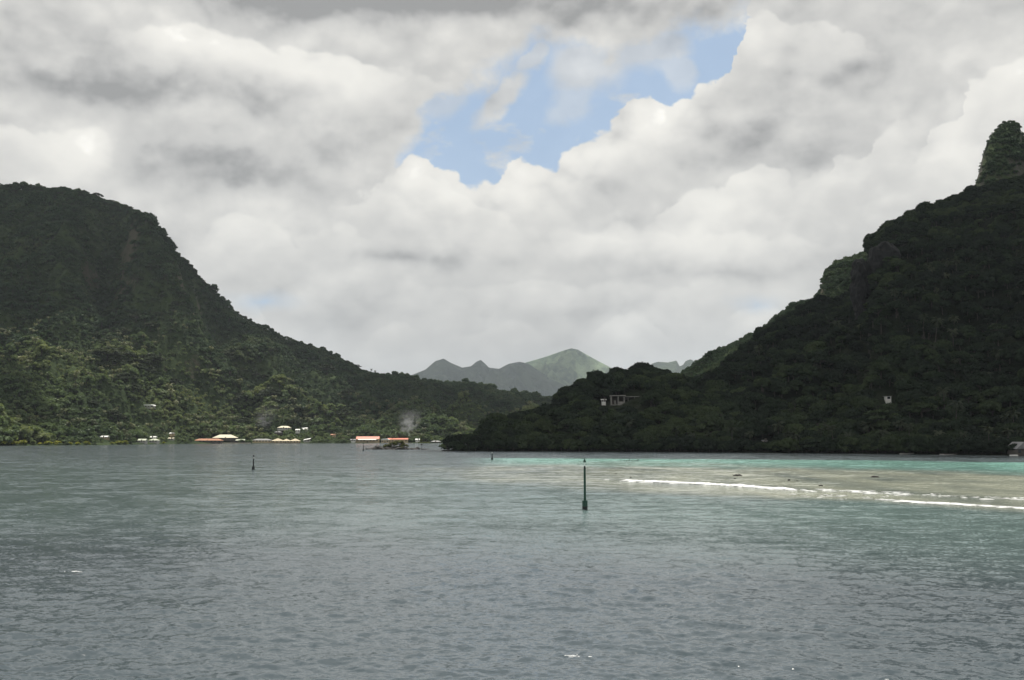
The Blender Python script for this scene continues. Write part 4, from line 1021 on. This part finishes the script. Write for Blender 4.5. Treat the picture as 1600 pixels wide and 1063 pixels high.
# left shore palms, yellow bushes
for j in range(66):
    x = 4 + j * 10.4 + r2.uniform(-4, 4)
    if 560 < x < 650 and r2.random() < .6: continue
    Yp = shoreY(x) + r2.uniform(14, 60)
    u = kx(x); 
    if any(a - 3 < x < b + 3 and Yp < Y + 3 for (a, b, c, d, Y) in KEEP): Yp = max(Y for (a, b, c, d, Y) in KEEP if a - 3 < x < b + 3 and Y < S(x) + 60 or a - 3 < x < b + 3) + 8
    if Yp > S(x) + 120: continue
    zone = 'left of the rusty hall' if x < 300 else ('behind the shore houses' if x < 550 else 'near the red-roofed buildings')
    palm_at(x, 0, r2.uniform(.7, 1.05), 'leaf_palm', 'pale green coconut palm on the left shore ' + zone, 'shore palms ' + zone, Y=Yp, var=j)
for j, (x, w_) in enumerate([(5, 1.3), (22, 1.2), (36, 1.2), (52, 1.0), (62, .8), (76, 1.1), (90, 1.0), (100, 1.1), (108, .9), (122, .8), (136, .9), (150, .9), (176, .8), (186, 1.1), (196, 1.0), (206, .9), (256, .7), (280, .7), (292, .8),
                             (378, 1.0), (389, 1.2), (487, .7), (497, .9), (507, 1.0), (517, .9), (527, 1.1), (536, 1.2), (545, .8)]):
    Yp = S(x) + r2.uniform(.5, 3); X = kx(x) * Yp; yel = x < 260 and j % 4 != 3
    tree_thing('shore_bush', FB['leaf_yellow' if yel else 'leaf_low'][j % 4], TRK[j % 3], (X, Yp, .4 - 1.5 * w_ * .8), (.8 * w_, .7 * w_, .56 * w_), r2.random() * 6,
               ('yellow-green bush at the waterline of the left shore' if yel else 'green bush at the waterline between the left shore houses' if x > 240 else 'dull green bush at the waterline of the left shore'),
               'bush', ('yellow bushes of the left shore' if yel else 'green bushes between the shore houses' if x > 240 else 'dull bushes of the left shore'))
# yellow ground bank under the bushes on the far right part of the left shore
for j, x in enumerate([655, 662, 668, 674, 681, 688]):
    tree_thing('shore_bush', FB['leaf_yellow'][j % 4], TRK[0], (kx(x) * (S(x) + 26), S(x) + 26, .5), (.72, .72, .62), j, 'sunlit yellow-green tree between the smoke and the headland tip', 'tree', 'sunlit trees near the headland tip')
# trees that stand out on the skylines
def sky_tree(x, yb, scl, label, kind='umbrella', group=None, hidx='leaf_umbrella', sink=0.0):
    h = None
    for y_, h in column(x, np.arange(yb - 40, 690, 1.0)): break
    if h is None: return
    if kind == 'umbrella': tree_thing('umbrella_tree', UMB[hidx][0][0], UTRK[hidx][0], (h[0], h[1], h[2] - sink), scl, r2.random() * 6, label, 'tree', group)
    elif kind == 'palm': tree_thing('coconut_palm', PALM['leaf_palm_dark'][1][1], PALM['leaf_palm_dark'][1][0], (h[0], h[1], h[2] - sink), scl, r2.random() * 6, label, 'palm tree', group)
    else: tree_thing('broadleaf_tree', FB['leaf_umbrella'][1], TRK[0], (h[0], h[1], h[2] - sink), scl, r2.random() * 6, label, 'tree', group)
sky_tree(543, 560, 1.0, 'flat-topped tree at the left of the pair where the left ridge drops')
sky_tree(560, 566, 1.25, 'tallest flat-topped tree on the low left ridge, right of its pair')
sky_tree(582, 578, .85, 'left palm of two on the low left ridge', 'palm')
sky_tree(588, 580, .75, 'right palm of two on the low left ridge', 'palm')
sky_tree(602, 584, .7, 'lone small palm where the left ridge meets the middle ridge', 'palm')
sky_tree(486, 535, 1.1, 'dark round bushy tree bulging from the middle of the left ridge', 'round')
for x, s_ in ((5, 1.1), (30, 1), (52, .9), (85, .8), (118, 1.2), (146, 1.3), (168, 1.1), (196, 1.2), (212, 1.0), (232, .8)):
    sky_tree(x, 292, s_ * 1.15, 'flat-topped tree along the summit line of the left mountain', group='summit trees of the left mountain', sink=2)
for x in (318, 324, 330, 348, 354, 372, 384): sky_tree(x, 430, .8, 'ragged tree on the steep right ridge of the left mountain', 'round', 'ridge trees of the left mountain', sink=1)
for x, s_ in ((888, 1.1), (903, .9), (975, 1.0), (1000, 1.25), (1022, 1.2), (1042, 1.1), (930, .8)): sky_tree(x, 575, s_ * .8, 'wide flat-topped tree on the crest of the dark headland', group='crest trees of the headland', hidx='leaf_right', sink=1.5)
for x, s_ in ((1155, .6), (1255, .7), (1262, .6), (1447, .6), (1462, .6), (1505, .6)): sky_tree(x, 300, s_, 'spreading tree on the skyline of the right mountain', group='skyline trees of the right mountain', sink=2)
sky_tree(1582, 180, .62, 'round bushy tree on top of the rock pinnacle', 'round', sink=1)
# ------------------------------------------------------------------ islet with bushes
def rocks_mesh(mb, items, D):
    p = D / F
    for (x, y, wp, hp, s) in items:
        X = float(us(x, y)[0]) * D; mb.ball((X, D, 0), 1.0, 2, .28, s, (wp * p / 2, max(.6, wp * p * .4), hp * p))
DI = seaY(702.5)
mb = MB(); rocks_mesh(mb, [(582, 703, 22, 2.6, 1), (590, 703, 12, 7, 2), (600, 703, 26, 4.5, 3), (618, 703, 34, 5, 4), (634, 703, 18, 4, 5), (648, 703, 20, 2.4, 6), (652, 703, 10, 3.4, 7), (663, 703, 18, 1.6, 8)], DI)
tag(mb.build('rocky_islet', M['rock_dark']), 'dark rocky islet carrying bushes in front of the red-roofed buildings', 'islet')
for j, (x, s_, zz) in enumerate([(598, .42, .2), (606, .62, .4), (615, .72, .8), (624, .78, .8), (632, .62, .6), (610, .5, -.6), (620, .55, -.6), (628, .5, -.6)]):
    tree_thing('islet_bush', FB['leaf_bush'][j % 4], TRK[0], (kx(x) * DI * 1.0, DI + r2.uniform(-1.5, 1.5), zz - .8), (s_ * .95, s_ * .9, s_ * .72), j * 1.3, 'olive bush growing on the rocky islet', 'bush', 'bushes of the rocky islet')
Dt = seaY(704.5)
mb = MB(); rocks_mesh(mb, [(702, 704, 14, 2.6, 2), (694, 704, 9, 1.5, 5), (712, 704, 20, 3, 3)], Dt); tag(mb.build('shore_rock', M['rock_dark']), 'dark rocks at the very tip of the headland', 'rock')
X = kx(700) * Dt
e = empty('leaning_tree', (X, Dt, .3), 0, label='low tree leaning out over the water at the headland tip', cat='tree')
MB().tube((.8, 0, -.5), (-1.2, 0, 2.2), .3, .18).tube((-1.2, 0, 2.2), (-3.6, .2, 2.4), .18, .10).build('trunk', M['bark'], e)
c = link('crown', FB['leaf_low'][2], e); c.location = (-2.6, 0, -.2); c.scale = (.5, .45, .38)
b = empty('perched_post', (kx(659) * DI, DI, 0), 0, label='thin dark post with a rounded head beside the rocky islet', cat='post')
MB().tube((0, 0, -1), (0, 0, 2.4), .12, .1).build('pole', M['beacon_black'], b); MB().ball((0, 0, 2.7), .5, 2, .15, 2, (1, .8, .9)).build('head', M['rock_dark'], b)

# ------------------------------------------------------------------ channel beacons
def beacon_main(x, yb):
    D = seaY(yb); p = D / F
    e = empty('channel_beacon', (kx(x) * D, D, 0), 0, label='tall dark green channel beacon with cone topmark, nearest of all', cat='beacon')
    MB().cone((0, 0, -3), 4.2 * p, 4.2 * p, 3 + 4.5 * p, 20).build('base', M['beacon_black'], e)
    q = MB().cone((0, 0, 4.5 * p + .003), 4.15 * p, 4.15 * p, 8.5 * p, 20).cone((0, 0, 13 * p + .004), 4.4 * p, 4.4 * p, .6 * p, 20).build('collar', M['beacon_green'], e)
    MB().cone((0, 0, 13.6 * p), 1.9 * p, 1.7 * p, 48.4 * p, 18).build('pole', M['beacon_green'], e)
    MB().cone((0, 0, 62 * p), 1.8 * p, 1.1 * p, 4.4 * p, 16).build('lamp_housing', M['beacon_black'], e)
    MB().cone((0, 0, 66 * p), .35 * p, .35 * p, 6.5 * p, 8).build('stem', M['beacon_white'], e)
    MB().cone((0, 0, 72 * p), 2.75 * p, .12 * p, 6.6 * p, 20).build('topmark', M['beacon_green'], e)
    k = MB()
    for i in range(14): k.tube((-.9 * p, -1.85 * p, (16 + i * 3.2) * p), (.9 * p, -1.85 * p, (16 + i * 3.2) * p), .012, .012, 5)
    k.tube((-.9 * p, -1.9 * p, 14 * p), (-.9 * p, -1.9 * p, 60 * p), .015, .015, 5).tube((.9 * p, -1.9 * p, 14 * p), (.9 * p, -1.9 * p, 60 * p), .015, .015, 5).build('ladder', M['beacon_green'], e)
beacon_main(913.2, 796)
def beacon_small(x, yb, hp, wp, label, top):
    D = seaY(yb); p = D / F
    e = empty('channel_beacon', (kx(x) * D, D, 0), 0, label=label, cat='beacon')
    MB().cone((0, 0, -3), wp * .5 * p, wp * .5 * p, 3 + .2 * hp * p, 14).build('base', M['beacon_black'], e)
    MB().cone((0, 0, .2 * hp * p), wp * .26 * p, wp * .22 * p, hp * .56 * p, 12).build('pole', M['beacon_black'], e)
    MB().cone((0, 0, .76 * hp * p), wp * .17 * p, wp * .15 * p, hp * .12 * p, 10).build('stem', M['beacon_white'], e)
    q = MB()
    if top == 'ball': q.ball((0, 0, .94 * hp * p), wp * .36 * p, 2, 0, 0, (1, 1, 1.1))
    else: q.cone((0, 0, .88 * hp * p), wp * .36 * p, wp * .36 * p, hp * .12 * p, 12)
    q.build('topmark', M['beacon_black'], e)
beacon_small(397, 734, 22.5, 4.2, 'small black channel beacon with white neck, alone on the left water', 'ball')
beacon_small(769, 718.5, 13, 3.4, 'tiny dark beacon at the left end of the turquoise band', 'can')
beacon_small(568, 704.5, 11.5, 2.2, 'tiny dark beacon just left of the rocky islet', 'can')

# ------------------------------------------------------------------ reef rocks, stakes, surf
def reef_rock(x, y, wp, hp, seed, label, flat=False):
    D = seaY(y + hp * .5); p = D / F; mb = MB()
    if flat: mb.ball((0, 0, .05), 1, 3, .08, seed, (wp * p / 2, wp * p * .25, hp * p))
    else:
        mb.ball((-wp * p * .15, 0, 0), 1, 3, .22, seed, (wp * p * .38, wp * p * .3, hp * p)); mb.ball((wp * p * .22, .1, 0), 1, 3, .25, seed + 3, (wp * p * .3, wp * p * .25, hp * p * .9))
    o = mb.build('reef_rock', M['rock_dark']); o.location = (kx(x) * D, D, 0); tag(o, label, 'rock')
reef_rock(1152, 742.5, 13, 3.0, 2, 'largest dark coral rock on the sandy reef flat, left of centre')
reef_rock(1365, 745, 13, 2.2, 5, 'flat dark slab of rock on the right of the reef flat', True)
reef_rock(1231, 750, 4.5, 2.2, 7, 'small pointed coral rock between the two larger reef rocks')
reef_rock(1244, 751, 3, 1.2, 8, 'tiny coral lump just right of the small pointed reef rock')
reef_rock(1280, 759, 7, 1.2, 9, 'low dark coral ledge just behind the line of surf', True)
reef_rock(985, 746, 2.6, 1.6, 4, 'tiny dark coral head right of the green beacon, nearer the surf')
reef_rock(962, 740, 2.6, 1.2, 6, 'tiny dark coral head right of the green beacon, farther from the surf')
reef_rock(1147, 748, 4, .9, 3, 'thin dark coral ledge just below the largest reef rock', True)
D = seaY(721); e = empty('fish_trap_fence', (kx(984) * D, D, 0), 0, label='broken row of low dark stakes in the turquoise water', cat='fence')
for j in range(15):
    a = -14 + j * 2.0 + random.uniform(-.5, .5); hh = random.uniform(.25, .75)
    MB().tube((a * D / F, random.uniform(-.6, .6), -.6), (a * D / F + random.uniform(-.1, .1), random.uniform(-.6, .6), hh), .10, .08, 6).build('stake', M['rock_dark'], e)
mt_, t_, o_ = mat('foam')
b_ = t_.new('ShaderNodeBsdfPrincipled'); t_.set(b_, 'Base Color', (.82, .83, .82, 1)); t_.set(b_, 'Roughness', .8)
b_.inputs['Subsurface Weight'].default_value = .0
t_.l.new(b_.outputs[0], o_.inputs[0]); M['foam'] = mt_
def surf(label, pts, n, hmax, width, seed, dens=None):
    """a broken line of tumbling foam on the reef edge"""
    r = np.random.default_rng(seed); bm = bmesh.new(); bmesh.ops.create_icosphere(bm, subdivisions=1, radius=1.0)
    bv = np.array([v.co[:] for v in bm.verts]); bf = np.array([[v.index for v in f.verts] for f in bm.faces]); bm.free()
    xs = np.array([p[0] for p in pts]); ys = np.array([p[1] for p in pts]); ws = np.array([p[2] for p in pts]); Vs, Fs, k = [], [], 0
    for j in range(n):
        x = r.uniform(xs[0], xs[-1]); wgt = np.interp(x, xs, ws)
        gate = .5 + .9 * float(perlin(np.array([x * .045 + seed]), np.array([seed * 3.3]))[0]) + .4 * float(perlin(np.array([x * .2]), np.array([seed * 1.3]))[0])
        if r.random() > wgt * (1.0 if wgt > .85 else np.clip(gate * 1.6 - .2, 0, 1)): continue
        y = np.interp(x, xs, ys); D = seaY(y); D += r.normal() * width * (.5 + wgt) + float(perlin(np.array([x * .06]), np.array([seed + .5]))[0]) * width * .8
        big = wgt * (.55 + .45 * abs(math.sin(x * .05))); a = r.uniform(.12, .34) * (.6 + big); hh = hmax * r.uniform(.25, 1) * (.35 + .65 * big)
        Vs.append(bv * np.array([a * r.uniform(1.2, 3.2), a, hh]) * (1 + .25 * r.standard_normal((len(bv), 1))) + np.array([kx(x) * D, D, .02])); Fs.append(bf + k); k += len(bv)
    me = mesh_np('surf_foam', np.concatenate(Vs), np.concatenate(Fs), M['foam'], True); o = link('surf_foam', me); tag(o, kind='stuff', label=label)
surf('long white line of surf breaking at the reef edge', [(945, 749.5, .25), (960, 750.5, .6), (985, 752, .95), (1030, 753.5, 1), (1100, 757, 1), (1160, 760.5, 1), (1220, 764.5, .95), (1262, 768, .6), (1275, 769, .1)], 1700, .18, .65, 2)
surf('broken patches of surf on the reef flat', [(1270, 766, .2), (1290, 767, .7), (1320, 767.5, .5), (1345, 770, .75), (1395, 771.5, .6), (1420, 773, .6), (1450, 773.5, .5), (1480, 776, .15), (1540, 778, .5), (1600, 780, .3)], 500, .10, 1.4, 4)
surf('second thin line of surf near the right edge', [(1370, 781, .3), (1390, 782.5, .75), (1440, 786, .9), (1500, 789, .9), (1550, 792, .75), (1600, 795, .5), (1700, 800, .5)], 750, .09, .45, 6)
surf('scattered froth between the two lines of surf', [(1200, 771, .1), (1260, 774, .4), (1340, 777, .4), (1400, 776, .3)], 160, .06, 2.5, 8)
def small_cap(x, y, n, seed, label):
    r = np.random.default_rng(seed); D = seaY(y); mb = MB()
    for j in range(n):
        mb.ball((r.normal() * .26, r.normal() * .05, .10 + r.uniform(0, .03)), 1, 1, .3, j, (r.uniform(.03, .1), .03, r.uniform(.008, .022)))
    o = mb.build('whitecap', M['foam']); o.location = (kx(x) * D, D, 0.0); tag(o, kind='stuff', label=label)
small_cap(125, 897, 22, 1, 'small whitecap on the near left water')
small_cap(893, 1031, 8, 3, 'tiny whitecap on the near water at the centre')

# ------------------------------------------------------------------ air: haze and two thin smokes
allz = -7.5
hz_m, t_, o_ = mat('haze'); pv = t_.new('ShaderNodeVolumePrincipled')
pv.inputs['Color'].default_value = (.80, .90, 1.0, 1); pv.inputs['Density'].default_value = 3.5e-5; pv.inputs['Anisotropy'].default_value = .2
t_.l.new(pv.outputs[0], o_.inputs['Volume'])
hb = MB().box((0, 400, (1330 - 8.5) / 2), (35000, 34000, 1330 + 8.5)).build('haze', hz_m); tag(hb, kind='stuff', label='thin pale haze lying over the whole bay')
def smoke(x, y, wp, hp, lean, Y, dens, seed, label):
    m, t, o = mat('smoke'); v = t.new('ShaderNodeVolumePrincipled'); v.inputs['Color'].default_value = (.95, .97, 1, 1); v.inputs['Anisotropy'].default_value = .3
    ob = t.new('ShaderNodeTexCoord').outputs['Object']
    n = t.noise(ob, .16, 4, .6, dist=.6); sp_ = t.new('ShaderNodeSeparateXYZ'); t.set(sp_, 0, ob)
    px = Y / F; w_, h_ = wp * px, hp * px
    cx = t.math('DIVIDE', t.math('SUBTRACT', sp_.outputs[0], t.math('MULTIPLY', sp_.outputs[2], lean)), w_ * .5)
    zz = t.math('DIVIDE', sp_.outputs[2], h_)
    rad = t.math('SQRT', t.math('ADD', t.math('POWER', cx, 2.0), t.math('POWER', t.math('DIVIDE', sp_.outputs[1], w_ * .4), 2.0)))
    wid = t.math('MULTIPLY_ADD', zz, .65, .3)
    f = t.ramp(t.math('DIVIDE', rad, wid), .2, 1.0, 1, 0)
    f = t.math('MULTIPLY', f, t.ramp(zz, .3, 1.0, 1, 0)); f = t.math('MULTIPLY', f, t.ramp(n, .40, .66))
    t.set(v, 'Density', t.math('MULTIPLY', f, dens)); t.l.new(v.outputs[0], o.inputs['Volume'])
    X = kx(x) * Y; Z = CAMH + float(us(x, y)[1]) * Y
    q = MB().box((lean * h_ * .5, 0, h_ / 2), (w_ * 1.7 + abs(lean) * h_, w_ * 1.1, h_)).build('smoke', m); q.location = (X, Y, Z); tag(q, kind='stuff', label=label)
smoke(634, 689, 62, 52, .2, S(640) + 32, .10, 1, 'thin blue smoke rising behind the right red-roofed building')
smoke(404, 684, 60, 54, .3, S(408) + 60, .035, 2, 'faint smoke drifting through trees above the tin-roofed hall')
